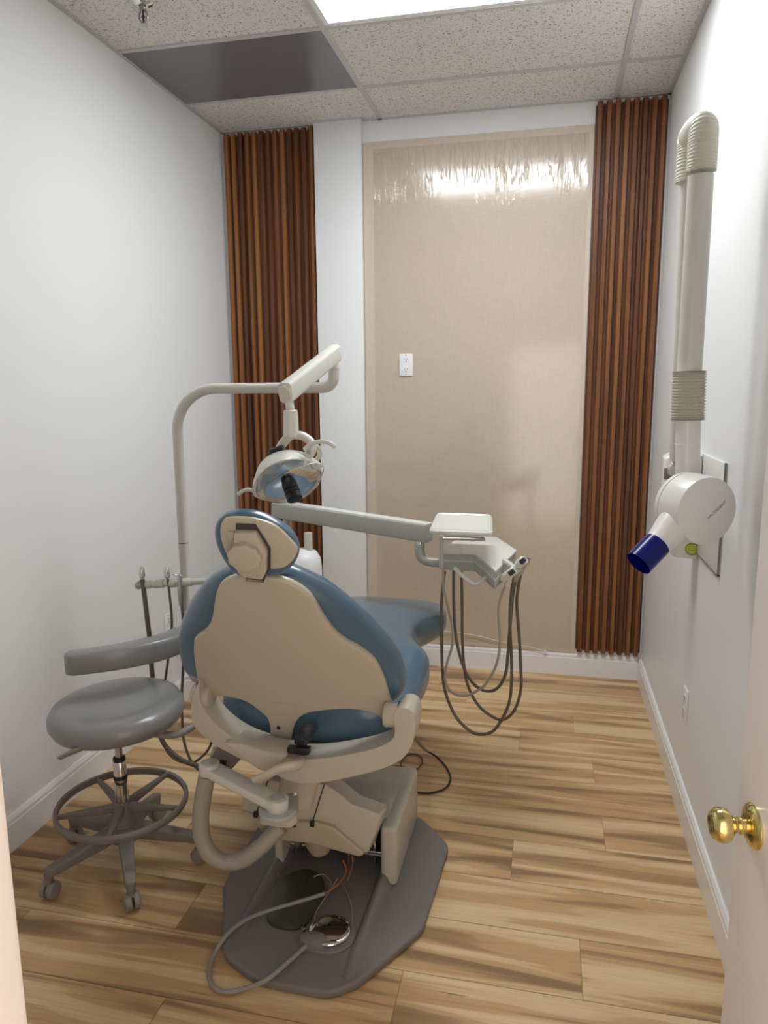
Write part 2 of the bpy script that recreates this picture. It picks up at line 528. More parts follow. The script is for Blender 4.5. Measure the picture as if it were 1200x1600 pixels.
def tile_mat():
    m_ = bpy.data.materials.new('mineral_ceiling_tile'); m_.use_nodes = True
    nt = m_.node_tree; b = nt.nodes['Principled BSDF']; L = nt.links.new
    tc = nt.nodes.new('ShaderNodeTexCoord')
    v = nt.nodes.new('ShaderNodeTexNoise'); v.inputs['Scale'].default_value = 95; v.inputs['Detail'].default_value = 2; v.inputs['Distortion'].default_value = 1.2
    L(tc.outputs['Object'], v.inputs['Vector'])
    f = nt.nodes.new('ShaderNodeTexNoise'); f.inputs['Scale'].default_value = 320; f.inputs['Detail'].default_value = 2
    L(tc.outputs['Object'], f.inputs['Vector'])
    mr = nt.nodes.new('ShaderNodeMapRange'); mr.inputs['From Min'].default_value = 0.35; mr.inputs['From Max'].default_value = 0.42
    L(v.outputs['Fac'], mr.inputs['Value'])
    m2 = nt.nodes.new('ShaderNodeMapRange'); m2.inputs['From Min'].default_value = 0.3; m2.inputs['From Max'].default_value = 0.5; m2.inputs['To Min'].default_value = 0.82
    L(f.outputs['Fac'], m2.inputs['Value'])
    mu = nt.nodes.new('ShaderNodeMath'); mu.operation = 'MULTIPLY'
    L(mr.outputs[0], mu.inputs[0]); L(m2.outputs[0], mu.inputs[1])
    r = node_ramp(nt, [(0.0, (0.30, 0.27, 0.24)), (1.0, (0.78, 0.745, 0.705))])
    L(mu.outputs[0], r.inputs[0]); L(r.outputs[0], b.inputs['Base Color'])
    bp = nt.nodes.new('ShaderNodeBump'); bp.inputs['Strength'].default_value = 0.5; bp.inputs['Distance'].default_value = 0.002
    L(mu.outputs[0], bp.inputs['Height']); L(bp.outputs[0], b.inputs['Normal'])
    b.inputs['Roughness'].default_value = 0.9
    return m_
M['tile'] = tile_mat()

# ------------------------------------------------------------------ room
XL, XR, H = -0.930, 1.484, 3.08
YF = -3.74          # face of the wall that holds the doorway
YB = -5.2           # floor carries on through the doorway
def struct(name, bm, m_, sharp=32):
    o = obj(name, bm, m_, None, sharp)
    o['kind'] = 'structure'
    return o

def build_floor():
    bm = bmesh.new()
    uvl = bm.loops.layers.uv.new('plank')
    at = bm.verts.layers.float.new('rnd')
    g = 0.0008
    s0, pitch, Lp = -1.431, 0.2285, 1.219
    joint = {-1: 1.18, -2: .853, 0: .30, 1: -.05, 2: .845, 3: 1.10, 4: .55, -3: 0.50, -4: 1.07, -5: -.047 + .62, -6: -.047, -7: .8, -8: 1.3}
    rng = random.Random(11)
    box(bm, (XL - .1, YB, -0.05), (XR + .1, .1, -0.004))
    for row in range(-17, 8):
        y0 = s0 + row * pitch
        y1 = y0 + pitch
        if y1 < YB or y0 > 0.05: continue
        j = joint.get(row, rng.uniform(0, 1.2))
        x = j - 3 * Lp
        while x < XR + .1:
            a, b_ = max(x, XL - .1), min(x + Lp, XR + .1)
            if b_ > a + .01:
                z = 0.0
                vs = [bm.verts.new(c) for c in ((a + g, max(y0, YB) + g, z), (b_ - g, max(y0, YB) + g, z), (b_ - g, min(y1, .1) - g, z), (a + g, min(y1, .1) - g, z))]
                f = bm.faces.new(vs)
                r = rng.random()
                ou, ov = rng.uniform(0, 60), rng.uniform(0, 60)
                for v, l in zip(vs, f.loops):
                    v[at] = r
                    l[uvl].uv = (v.co.x - x + ou, v.co.y - y0 + ov)
            x += Lp
    me = bpy.data.meshes.new('floor')
    bm.to_mesh(me); bm.free()
    me.materials.append(M['floor'])
    o = bpy.data.objects.new('floor', me); COL.objects.link(o)
    o['kind'] = 'structure'
build_floor()

struct('wall_back', box(B(), (XL - .1, 0.0, -0.05), (XR + .1, .1, H + .1)), M['wall'])
struct('wall_left', box(B(), (XL - .1, YB, -0.05), (XL, 0.0, H + .1)), M['wall'])
struct('wall_right', box(B(), (XR, YF, -0.05), (XR + .1, 0.0, H + .1)), M['wall'])
DX0, DX1, DH = 0.545, 1.385, 2.07
bm = B()
box(bm, (XL, YF - .12, 0), (DX0 - .02, YF, H))
box(bm, (DX1 + .02, YF - .12, 0), (XR + .1, YF, H))
box(bm, (DX0 - .02, YF - .12, DH + .02), (DX1 + .02, YF, H))
struct('wall_front', bm, M['wall'])
bm = B()
box(bm, (DX0 - .02, YF - .13, 0.0), (DX0, YF + .008, DH), .002)
box(bm, (DX0 - .075, YF, 0.0), (DX0 - .004, YF + .016, DH + .07), .004)
box(bm, (DX1, YF - .13, 0.0), (DX1 + .02, YF + .008, DH), .002)
box(bm, (DX0 - .02, YF - .13, DH), (DX1 + .02, YF + .008, DH + .02), .002)
box(bm, (DX0 - .075, YF, DH + .004), (DX1 + .09, YF + .016, DH + .07), .004)
struct('trim_1', bm, M['jamb'])
struct('ceiling', box(B(), (XL - .1, YB, H), (XR + .1, .1, H + .05)), M['tile'])

# square pilaster between the left slats and the beige panel
struct('wall_pilaster', box(B(), (-.367, -.045, 0.0), (-.100, 0.0, H), .003), M['wall'])['kind'] = 'structure'

def baseboard(name, p0, p1, nrm, h=.132):
    """nrm points into the room"""
    p0, p1, nrm = V(p0), V(p1), V(nrm)
    prof = [(0, 0), (.016, 0), (.016, h - .030), (.0135, h - .026), (.0135, h - .014), (.009, h - .004), (.006, h), (0, h)]
    bm = B()
    a = [bm.verts.new(p0 + nrm * d + V((0, 0, z))) for d, z in prof]
    b = [bm.verts.new(p1 + nrm * d + V((0, 0, z))) for d, z in prof]
    n = len(prof)
    for i in range(n):
        bm.faces.new((a[i], a[(i + 1) % n], b[(i + 1) % n], b[i]))
    bm.faces.new(a); bm.faces.new(list(reversed(b)))
    return struct(name, bm, M['trim'], 20)
baseboard('baseboard_left', (XL, YF + .016, 0), (XL, -.016, 0), (1, 0, 0))
baseboard('baseboard_right', (XR, -.016, 0), (XR, YF + .016, 0), (-1, 0, 0))
baseboard('baseboard_back', (-.100, 0, 0), (XR - .016, 0, 0), (0, -1, 0))
baseboard('baseboard_back_left', (XL + .016, 0, 0), (-.367, 0, 0), (0, -1, 0))
baseboard('baseboard_pilaster', (-.367, -.045, 0), (-.100, -.045, 0), (0, -1, 0))

# suspended ceiling grid
T1, T2, Y1, Y2 = 0.0, 1.22, -.441, -1.051
bm = B()
tw, td = .012, .006
for x in (T1, T2):
    box(bm, (x - tw, YF, H - td), (x + tw, 0, H + .001), .0008, 1)
y = Y1
while y > YF:
    box(bm, (XL, y - tw, H - td - .0006), (XR, y + tw, H + .001), .0008, 1)
    y -= .61
for a, b_ in (((XL, YF, H - td), (XL + .018, 0, H)), ((XR - .018, YF, H - td), (XR, 0, H)), ((XL, -.018, H - td), (XR, 0, H)), ((-.385, -.063, H - td - .001), (-.082, -.045, H))):
    box(bm, a, b_)
struct('trim_2', bm, M['tbar'])

# grey plastic sheet lying in one bay of the grid
bm = B()
box(bm, (XL + .006, Y2 + .011, H - .0045), (T1 - .011, Y1 - .011, H + .004), .001, 1)
tag(obj('ceiling_panel', bm, M['panelgrey']), 'smooth dark grey plastic panel in the ceiling grid beside the left wall', 'ceiling panel')

# lights
def ceiling_light(y1, y0, dm, label):
    t = thing('ceiling_light', label, 'light', ((T1 + T2) / 2, (y0 + y1) / 2, H))
    bm = B()
    x0, x1 = T1 + .0125, T2 - .0125
    f = .022
    for a, b_ in (((x0, y0, H - .004), (x0 + f, y1, H + .02)), ((x1 - f, y0, H - .004), (x1, y1, H + .02)), ((x0 + f, y0, H - .004), (x1 - f, y0 + f, H + .02)), ((x0 + f, y1 - f, H - .004), (x1 - f, y1, H + .02))):
        box(bm, a, b_, .001, 1)
    obj('light_frame', bm, M['white'], t)
    bm = B()
    box(bm, (x0 + f, y0 + f, H - .003), (x1 - f, y1 - f, H + .004))
    obj('diffuser', bm, dm, t, label='glowing white diffuser')
ceiling_light(Y2 - .0125, Y2 - .61 + .0125, M['diffuser'], 'bright flat ceiling light panel at the top edge of the photo')

# sprinkler
sx, sy = -.600, -1.395
t = thing('fire_sprinkler', 'chrome fire sprinkler head hanging from a speckled ceiling tile', 'sprinkler', (sx, sy, H))
bm = B(); lathe(bm, (sx, sy, H), (0, 0, -1), [(.040, -.002), (.040, .003), (.034, .010), (.022, .016), (.020, .010)], 32)
obj('escutcheon', bm, M['chrome'], t)
bm = B(); cyl(bm, (sx, sy, H), (sx, sy, H - .026), .013, .012, 20, .001); lathe(bm, (sx, sy, H - .026), (0, 0, -1), [(.015, 0), (.015, .006), (.009, .009)], 6)
obj('body', bm, M['steel'], t)
bm = B()
for s in (-1, 1):
    tube(bm, [(sx + s * .010, sy, H - .030), (sx + s * .017, sy, H - .045), (sx + s * .015, sy, H - .060), (sx + s * .004, sy, H - .074)], .0035, 8)
obj('yoke', bm, M['steel'], t)
bm = B(); cyl(bm, (sx, sy, H - .034), (sx, sy, H - .070), .003, .004, 10); lathe(bm, (sx, sy, H - .05), (0, 0, -1), [(.0, -.008), (.008, 0), (.0, .010)], 8)
obj('fusible_link', bm, M['slot'], t)
bm = B(); lathe(bm, (sx, sy, H - .074), (0, 0, -1), [(.005, 0), (.016, .004), (.017, .006), (.004, .007)], 16)
obj('deflector', bm, M['steel'], t)

# walnut slat panels
def slats(x0, x1, z0, z1, label):
    bm = bmesh.new(); at = bm.verts.layers.float.new('rnd')
    n = max(1, round((x1 - x0) / .0420)); p = (x1 - x0) / n
    rng = random.Random(int(x0 * 100) + 5)
    def quadstrip(prof, za, zb, r):
        a = []; b = []
        for (x, y) in prof:
            v = bm.verts.new((x, y, za)); v[at] = r; a.append(v)
            v = bm.verts.new((x, y, zb)); v[at] = r; b.append(v)
        k = len(prof)
        for i in range(k):
            bm.faces.new((a[i], a[(i + 1) % k], b[(i + 1) % k], b[i]))
        bm.faces.new(list(reversed(a))); bm.faces.new(b)
    quadstrip([(x0, -.001), (x1, -.001), (x1, -.010), (x0, -.010)], z0 + .012, z1 - .012, 0.0)
    for i in range(n):
        c = x0 + (i + .5) * p
        hw = p * .33; r = rng.random()
        quadstrip([(c - hw, -.0101), (c - hw * .80, -.029), (c - hw * .62, -.033), (c + hw * .62, -.033), (c + hw * .80, -.029), (c + hw, -.0101)], z0, z1, r)
        # rounded nose strip between ribs, half depth
        c2 = x0 + (i + 1) * p
        if i < n - 1:
            hw2 = p * .10; r2 = rng.random() * .5
            quadstrip([(c2 - hw2, -.0101), (c2 - hw2 * .6, -.014), (c2 + hw2 * .6, -.014), (c2 + hw2, -.0101)], z0 + .006, z1 - .006, r2)
    tag(obj('slat_panel', bm, M['slat']), label, 'wall panel', 'walnut slat panels')
slats(-.912, -.369, .15, 3.062, 'reddish-brown fluted wood slat panel in the left back corner')
slats(1.124, 1.474, .148, 3.062, 'reddish-brown fluted wood slat panel in the right back corner behind the x-ray arm')

# beige linen look panel with film
bm = B(); box(bm, (-.098, -.010, .134), (1.122, -.0005, 2.962), .001, 1)
wp = tag(obj('wall_sheet', bm, M['linen']), 'tall beige linen-textured sheet covering the middle of the back wall', 'wall panel')
bm = B()
box(bm, (-.040, -.0138, .16), (1.098, -.0132, 2.925))
me = bpy.data.meshes.new('protective_film'); bm.to_mesh(me); bm.free()
me.materials.append(M['film'])
fo = bpy.data.objects.new('protective_film', me); COL.objects.link(fo)
tag(fo, 'clear shiny wrinkled protective film stuck over the beige sheet', 'film')

# ------------------------------------------------------------------ outlets and switch plates
def outlet(c, axis_x, nrm, label, w_=.076, h_=.122, duplex=True):
    c, ax, nrm = V(c), V(axis_x), V(nrm)
    up = V((0, 0, 1))
    R_ = Matrix((ax, up, nrm)).transposed().to_4x4(); R_.translation = c
    t = thing('wall_outlet', label, 'outlet', c - up * h_ / 2)
    bm = B(); box(bm, (-w_ / 2, -h_ / 2, 0), (w_ / 2, h_ / 2, .006), .002, 2, R_)
    obj('cover_plate', bm, M['white'], t)
    if duplex:
        for s in (-1, 1):
            bm = B(); pts = round_poly([(-.017, s * .028 - .015, .0055), (.017, s * .028 - .015, .0055), (.017, s * .028 + .015, .0055), (-.017, s * .028 + .015, .0055)], .006)
            prism(bm, pts, (0, 0, .0025)); bmesh.ops.transform(bm, matrix=R_, verts=bm.verts)
            so = obj('socket', bm, M['white'], t)
            bm = B()
            for dx in (-.007, .007):
                box(bm, (dx - .0012, s * .028 - .001, .0078), (dx + .0012, s * .028 + .008, .0086), 0, 1, R_)
            lathe(bm, (0, s * .028 - .009, .0078), (0, 0, 1), [(.003, 0), (.003, .0008)], 10)
            # lathe part is made in local space
            vs = [v for v in bm.verts if v.co.z < .02 and v.co.z > .0 and abs(v.co.x) < .01 and abs(v.co.y) < .06]
            if (c.length > .3):
                bmesh.ops.transform(bm, matrix=R_, verts=vs)
            obj('socket_slots', bm, M['slot'], so)
    for s in (-1, 1):
        bm = B()
        lathe(bm, c + up * (s * .052) + nrm * .0058, nrm, [(.003, 0), (.003, .001)], 10)
        obj('screw', bm, M['steel'], t)
outlet((.141, -.0142, 1.772), (1, 0, 0), (0, -1, 0), 'white duplex outlet set high in the beige sheet')
outlet((XR - .0002, -1.315, .432), (0, 1, 0), (-1, 0, 0), 'white wall outlet low on the right wall between the slats and the door', h_=.134)
outlet((XL + .0002, -.90, .46), (0, -1, 0), (1, 0, 0), 'white wall outlet on the left wall behind the instrument hoses')

# ------------------------------------------------------------------ door with brass knob
fe = V((1.260, -2.93, 0)); hd = V((.145, -.99, 0)).normalized(); nd = V((hd.y, -hd.x, 0))  # nd points to -x (room side)
if nd.x > 0: nd = -nd
DL = .80
bm = B()
c = [fe, fe + hd * DL, fe + hd * DL - nd * .035, fe - nd * .035]
prism(bm, [V((p.x, p.y, .008)) for p in c], (0, 0, 2.03), .002)
bmesh.ops.recalc_face_normals(bm, faces=bm.faces)
door = obj('door_1', bm, M['door']); door['kind'] = 'structure'
kc = fe + hd * .062 + V((0, 0, .955))
for s in (1, -1):
    nn = nd * s
    base = kc if s > 0 else kc - nd * .035
    bm = B()
    lathe(bm, base, nn, [(.036, 0), (.036, .002), (.033, .006), (.024, .010), (.015, .012)], 40)
    obj('knob_rosette', bm, M['brass'], door, label='polished brass rosette')
    bm = B()
    lathe(bm, base + nn * .010, nn, [(.011, 0), (.011, .008), (.014, .010), (.014, .013), (.0115, .016), (.0125, .020), (.019, .025), (.0255, .030), (.0278, .038), (.0265, .047), (.021, .054), (.016, .0565), (.0145, .0555), (.0, .0550)], 40)
    obj('door_knob', bm, M['brass'], door, label='round polished brass knob')

# ------------------------------------------------------------------ dental chair
CH = thing('dental_chair', 'slate-blue dental chair with beige plastic back shell on a grey floor plate', 'dental chair', (.265, -2.0, 0))
# floor plate
op = [(-.075, -2.145), (.055, -2.425), (.19, -2.492), (.395, -2.495), (.465, -2.44), (.605, -2.205), (.630, -1.776), (.50, -1.625), (.04, -1.60), (-.09, -1.80)]
bm = B(); prism(bm, [V((p[0], p[1], .002)) for p in round_poly([V((x, y, 0)) for x, y in op], .032, 5)], (0, 0, .026), .008, 3)
pl = obj('floor_plate', bm, M['plate'], CH)
# ridges that run out from the tower over the plate
def ridge(a, b, wa, wb, ha, hb):
    a, b = V(a), V(b); d = (b - a).normalized(); s = V((0, 0, 1)).cross(d)
    bm = B()
    secs = []
    for k in range(7):
        t = k / 6; p = a.lerp(b, t); w_ = wa + (wb - wa) * t; h = ha + (hb - ha) * t
        secs.append([bm.verts.new(p + s * x + V((0, 0, z))) for x, z in ((-w_, 0), (-w_ * .5, h * .75), (-w_ * .2, h), (w_ * .2, h), (w_ * .5, h * .75), (w_, 0))])
    for A, C in zip(secs, secs[1:]):
        for i in range(5): bm.faces.new((A[i], A[i + 1], C[i + 1], C[i]))
    bm.faces.new(secs[0]); bm.faces.new(secs[-1])
    return bm
obj('plate_ridge', ridge((.450, -1.95, .027), (.428, -2.44, .027), .030, .020, .050, .002), M['plate'], CH, 50)
obj('plate_ridge', ridge((.075, -1.95, .027), (.060, -2.36, .027), .030, .020, .050, .002), M['plate'], CH, 50)

# tower
def ypx(pts, ox, oy, s, y):
    return [py_(ox + a / s, oy + b / s, y) for a, b in pts]
bm = B()
box(bm, (.062, -2.03, .026), (.092, -1.63, .225), .012, 3)
box(bm, (.435, -2.04, .026), (.492, -1.63, .236), .018, 4)
box(bm, (.066, -1.98, .206), (.462, -1.64, .2355), .005, 2)
box(bm, (.064, -1.66, .026), (.490, -1.63, .225), .010, 3)
obj('tower_cover', bm, M['beige'], CH)
bm = B(); box(bm, (.095, -1.90, .027), (.434, -1.665, .204))  # solid block, its dark colour stands for the shade inside the cover
obj('tower_inside_shade', bm, M['dark'], CH, label='solid dark box standing in for the shade inside the open tower')
bm = B()
cyl(bm, (.10, -1.965, .085), (.43, -1.965, .085), .008)
cyl(bm, (.13, -1.97, .06), (.13, -1.97, .12), .014, bev=.002)
cyl(bm, (.40, -1.96, .05), (.40, -1.96, .17), .006)
box(bm, (.30, -1.99, .10), (.43, -1.93, .112), .002)
cyl(bm, (.315, -1.99, .055), (.315, -1.99, .125), .009, bev=.002)
obj('linkage', bm, M['steel'], CH, label='greasy steel linkage rods inside the tower')
bm = B(); lathe(bm, py_(497, 1325, -2.03) + V((0, 0, .05)), (0.12, .05, -1), [(.050, -.02), (.046, .03), (.034, .06), (.012, .075)], 28)
obj('motor_boot', bm, M['tan'], CH)

# lift arm housing
P = ypx([(262, 210), (300, 180), (400, 128), (560, 150), (690, 146), (765, 200), (830, 255), (985, 312), (912, 520), (830, 474), (740, 372), (640, 348), (560, 345), (400, 342), (252, 290)], 300, 1180, 3.333, -2.15)
bm = B(); prism(bm, P, (0, .11, -.03), .010, 3)
obj('lift_arm_housing', bm, M['beige'], CH)
P = ypx([(250, 292), (345, 325), (560, 350), (640, 350), (735, 378), (895, 512), (885, 530), (860, 530), (620, 462), (500, 452), (385, 424), (345, 382)], 300, 1180, 3.333, -2.165)
bm = B(); prism(bm, P, (0, .10, .0), .006, 3)
obj('housing_tray', bm, M['tan'], CH, label='tan under tray of the housing')
for a, b_ in (((328, 322), (396, 132)), ((628, 348), (690, 150))):
    bm = B()
    p, q = py_(300 + a[0] / 3.333, 1180 + a[1] / 3.333, -2.152), py_(300 + b_[0] / 3.333, 1180 + b_[1] / 3.333, -2.152)
    beam(bm, p, q, .003, .003, rnd=.1)
    obj('housing_seam', bm, M['dark'], CH)
for a in ((330, 312), (625, 360), (530, 362)):
    bm = B()
    c_ = py_(300 + a[0] / 3.333, 1180 + a[1] / 3.333, -2.168)
    box(bm, c_ - V((.007, .003, .008)), c_ + V((.007, .010, .008)), .001)
    obj('housing_slot', bm, M['dark'], CH)
# column from the housing up to the seat frame
bm = B(); beam(bm, py_(470, 1240, -2.08), py_(490, 1190, -2.08) + V((0, 0, .06)), .20, .13)
obj('seat_column', bm, M['beige'], CH)

# seat frame (wide U shaped yoke)
outer = [(168, 780), (148, 812), (133, 862), (128, 920), (140, 970), (180, 1015), (250, 1065), (345, 1115), (430, 1150), (520, 1195), (600, 1215), (700, 1205), (820, 1180), (930, 1150), (1010, 1110), (1050, 1050), (1065, 980), (1063, 935), (1050, 908), (1020, 896), (988, 902)]
inner = [(972, 935), (978, 1000), (960, 1035), (900, 1065), (820, 1085), (700, 1105), (560, 1110), (470, 1085), (350, 1045), (270, 1000), (215, 950), (180, 905), (166, 865), (162, 820)]
P = ypx(outer + inner, 250, 770, 2.667, -2.28)
bm = B(); prism(bm, P, (0, .10, .0), .016, 4, 2)
obj('seat_frame', bm, M['beige'], CH, 50)
P = ypx([(260, 1045), (340, 1050), (440, 1082), (530, 1095), (505, 1135), (440, 1165), (405, 1155), (330, 1100)], 250, 770, 2.667, -2.31)
bm = B(); prism(bm, P, (0, .10, .0), .010, 3)
obj('frame_block', bm, M['beige'], CH)
# hinge rings
for (u, v, s) in ((318, 1086, 1), (617, 1117, -1)):
    c_ = py_(u, v, -2.235)
    bm = B(); cyl(bm, c_ - V((.030 * 1, 0, 0)), c_ + V((.030, 0, 0)), .036, n=32, bev=.006)
    h_ = obj('hinge', bm, M['shell'], CH)
    bm = B(); cyl(bm, c_ - V((.014 * s + .004, 0, 0)), c_ - V((.014 * s - .004, 0, 0)), .0395, n=32, bev=.001)
    obj('hinge_ring', bm, M['steel'], h_)

# backrest, on a plane that leans back towards the door
BT = V((0, -.466, .885)).normalized(); BN = V((0, -.885, -.466)).normalized()
BP = V((0, -2.2, .62))
def bk(u, v, off=0.0):
    p0 = BP - BN * off
    p = pn_(u, v, p0, BN) - p0
    return (p.x, p.dot(BT))
def bkb(u, v, off):
    q = bk(u, v, off)
    for _ in range(4): q = bk(u, v, off + bend(*q))
    return q
def bfn(a, b, c):
    return BP + V((1, 0, 0)) * a + BT * b - BN * c
AC = .20
def bend(a, b):
    k = max(0.0, abs(a - AC - .02 * b) - .055)
    return .75 * k * k
shell = [(345, 352), (300, 357), (262, 374), (240, 400), (228, 440), (220, 490), (210, 540), (185, 577), (152, 600), (139, 622), (140, 690), (152, 770), (160, 822), (168, 858), (190, 865), (240, 852), (300, 856), (360, 874), (405, 905), (445, 942), (457, 985), (461, 1032), (500, 1045), (540, 1045), (552, 1000), (572, 950), (615, 922), (700, 908), (800, 905), (890, 922), (935, 955), (965, 975), (978, 955), (968, 905), (952, 850), (930, 775), (892, 705), (830, 655), (755, 612), (705, 560), (665, 500), (632, 445), (585, 402), (520, 370), (450, 355)]
o2 = smooth_path([V((*bkb(250 + a / 2.667, 770 + b / 2.667, 0), 0)) for a, b in shell], 3, True)
bm = B(); pillow2(bm, o2, lambda a, b, c: bfn(a, b, c), .022, .007, 3, bend)
obj('back_shell', bm, M['shell'], CH, 40)
cush = [(400, 318), (300, 306), (225, 335), (165, 395), (118, 470), (92, 550), (90, 620), (105, 680), (145, 730), (260, 770), (420, 800), (600, 815), (780, 825), (900, 838), (972, 838), (1010, 815), (1028, 765), (1010, 690), (965, 615), (880, 520), (790, 440), (700, 372), (620, 333), (540, 303), (470, 310)]
o2 = smooth_path([V((*bkb(250 + a / 2.667, 770 + b / 2.667, .065), 0)) for a, b in cush], 4, True)
bm = B(); pillow2(bm, o2, lambda a, b, c: bfn(a, b, c + .018), .078, .036, 6, bend)
obj('backrest', bm, M['blue'], CH, 60, label='slate-blue vinyl back cushion')
# small screw on the shell tab
c_ = pn_(435, 1138, BP + BN * .003, BN)
bm = B(); lathe(bm, c_ + BN * .0, BN, [(.006, -.004), (.006, .001)], 6)
obj('shell_screw', bm, M['dark'], CH, label='dark star-headed screw')
# black slot behind the tab
bm = B(); P = ypx([(530, 1062), (620, 1066), (620, 1092), (600, 1096), (530, 1084)], 250, 770, 2.667, -2.292); prism(bm, P, (0, .02, 0), .001)
P = ypx([(560, 1012), (590, 1018), (620, 1040), (604, 1062), (556, 1048)], 250, 770, 2.667, -2.285); prism(bm, P, (0, .10, 0), .004)
obj('frame_slot', bm, M['dark'], CH)

# seat cushion as one loft
def loft(bm, secs, n=40, ex=3.6):
    rings = []
    for (y, cx, hw, zt, zb) in secs:
        r = []
        for k in range(n):
            t = 2 * PI * k / n
            c_, s_ = math.cos(t), math.sin(t)
            r.append(bm.verts.new((cx + hw * math.copysign(abs(c_) ** (2 / ex), c_), y, (zt + zb) / 2 + (zt - zb) / 2 * math.copysign(abs(s_) ** (2 / ex), s_))))
        rings.append(r)
    for A, C in zip(rings, rings[1:]):
        for k in range(n): bm.faces.new((A[k], A[(k + 1) % n], C[(k + 1) % n], C[k]))
    bm.faces.new(rings[0]); bm.faces.new(rings[-1])
    return bm
secs = [(-2.155, .215, .15, .68, .60), (-2.145, .218, .225, .70, .570), (-2.11, .222, .282, .720, .555), (-2.03, .224, .312, .733, .560), (-1.92, .226, .325, .740, .575), (-1.80, .228, .326, .742, .570), (-1.70, .230, .315, .744, .575), (-1.62, .236, .272, .744, .58), (-1.54, .243, .223, .742, .58), (-1.44, .246, .200, .738, .58), (-1.34, .245, .215, .732, .57), (-1.24, .242, .252, .726, .56), (-1.14, .240, .281, .716, .555), (-1.05, .238, .281, .704, .56), (-.99, .236, .258, .695, .58), (-.955, .236, .20, .686, .60), (-.94, .236, .14, .672, .63)]
def interp(secs, k=3):
    P = [V((s[0], s[1], s[2])) for s in secs]; Q = [V((s[3], s[4], 0)) for s in secs]
    a, b = smooth_path(P, k), smooth_path(Q, k)
    return [(p.x, p.y, p.z, q.x, q.y) for p, q in zip(a, b)]
bm = B(); loft(bm, interp(secs))
obj('seat', bm, M['blue'], CH, 60, label='slate-blue vinyl seat and leg rest')
bm = B(); box(bm, (.06, -2.12, .55), (.42, -1.3, .605), .015, 3)
obj('seat_pan', bm, M['dark'], CH)

# headrest
HN = V((.05, -.93, -.36)).normalized(); HX = V((HN.y, -HN.x, 0)).normalized() * -1
HT = HN.cross(HX).normalized()
if HT.z < 0: HT = -HT
HP = py_(405, 845, -2.54)
def hd2(u, v, off=0):
    p0 = HP - HN * off
    p = pn_(u, v, p0, HN) - p0
    return (p.dot(HX), p.dot(HT))
def hfn(a, b, c): return HP + HX * a + HT * b - HN * c
def hpx(pts, off=0): return [V((*hd2(330 + a / 8, 780 + b / 8, off), 0)) for a, b in pts]
ho = hpx([(82, 350), (110, 230), (190, 150), (330, 113), (500, 115), (680, 160), (860, 250), (1000, 350), (1090, 480), (1115, 600), (1090, 700), (1020, 790), (920, 865), (800, 885), (600, 890), (400, 880), (270, 790), (170, 640), (105, 490)], .036)
bm = B(); pillow2(bm, smooth_path(ho, 4, True), hfn, .046, .018, 6)
obj('headrest', bm, M['blue'], CH, 60, label='slate-blue vinyl headrest pad')
hp = hpx([(120, 370), (145, 270), (220, 225), (420, 222), (560, 240), (750, 300), (880, 385), (1000, 510), (1075, 600), (1070, 680), (1000, 780), (900, 845), (740, 860), (600, 865), (400, 850), (280, 780), (175, 620), (128, 470)])
bm = B(); pillow2(bm, smooth_path(hp, 4, True), lambda a, b, c: hfn(a, b, c - .006), .012, .003, 3)
hb = obj('headrest_plate', bm, M['shell'], CH, 40, label='beige back plate of the headrest')
bm = B(); prism(bm, [hfn(p.x, p.y, -.0075) for p in hpx([(325, 280), (568, 290), (625, 380), (755, 590), (755, 840), (715, 900), (700, 900), (725, 590), (600, 380), (325, 352)])], HN * .002)  # flat dark strip on the plate, its colour stands for recess shade
obj('headrest_recess_shade', bm, M['slot'], CH, label='dark strip painted for the shade in the recess around the bracket')
bm = B(); prism(bm, [hfn(p.x, p.y, -.006) for p in hpx([(325, 350), (580, 356), (725, 600), (722, 840), (668, 940), (430, 900), (370, 850), (310, 620)])], HN * .020, .004)
br = obj('headrest_bracket', bm, M['shell'], CH)
bm = B(); prism(bm, [hfn(p.x, p.y, -.006) for p in hpx([(225, 380), (300, 380), (300, 480), (225, 475)])], HN * .006, .001)
obj('headrest_catch', bm, M['shell'], CH)
# lobed tightening knob
kc2 = hd2(330 + 425 / 8, 780 + 715 / 8, -.03)
pts = []
for k in range(72):
    t = 2 * PI * k / 72
    r = .041 * (1 + .045 * math.cos(9 * t))
    pts.append(hfn(kc2[0] + r * math.cos(t) * 1.0, kc2[1] + r * math.sin(t) * .92, -.024))
bm = B(); prism(bm, pts, HN * .020, .004, 3)
obj('headrest_knob', bm, M['shell'], CH, 60)
# white clip and metal slide of the headrest
bm = B(); P = [pn_(330 + a / 8, 780 + b / 8, HP + BN * .0, BN) for a, b in ((375, 860), (425, 870), (425, 990), (375, 975))]; prism(bm, P, -BN * .012, .003)
obj('headrest_clip', bm, M['white'], CH, label='white clip')
bm = B(); P = [pn_(330 + a / 8, 780 + b / 8, BP + BN * .012, BN) for a, b in ((428, 880), (660, 900), (660, 975), (655, 1045), (430, 1030))]; prism(bm, P, -BN * .05, .002)
sl = obj('headrest_slide', bm, M['slot'], CH)
bm = B()
for a, b_ in ((970, 990), (1012, 1022)):
    P = [pn_(330 + x / 8, 780 + y / 8, BP + BN * .014, BN) for x, y in ((440, a - 10), (645, a + 8), (645, b_ + 14), (445, b_ + 2))]; prism(bm, P, -BN * .004, .0008)
obj('slide_bar', bm, M['chrome'], sl, label='shiny metal slide bar')

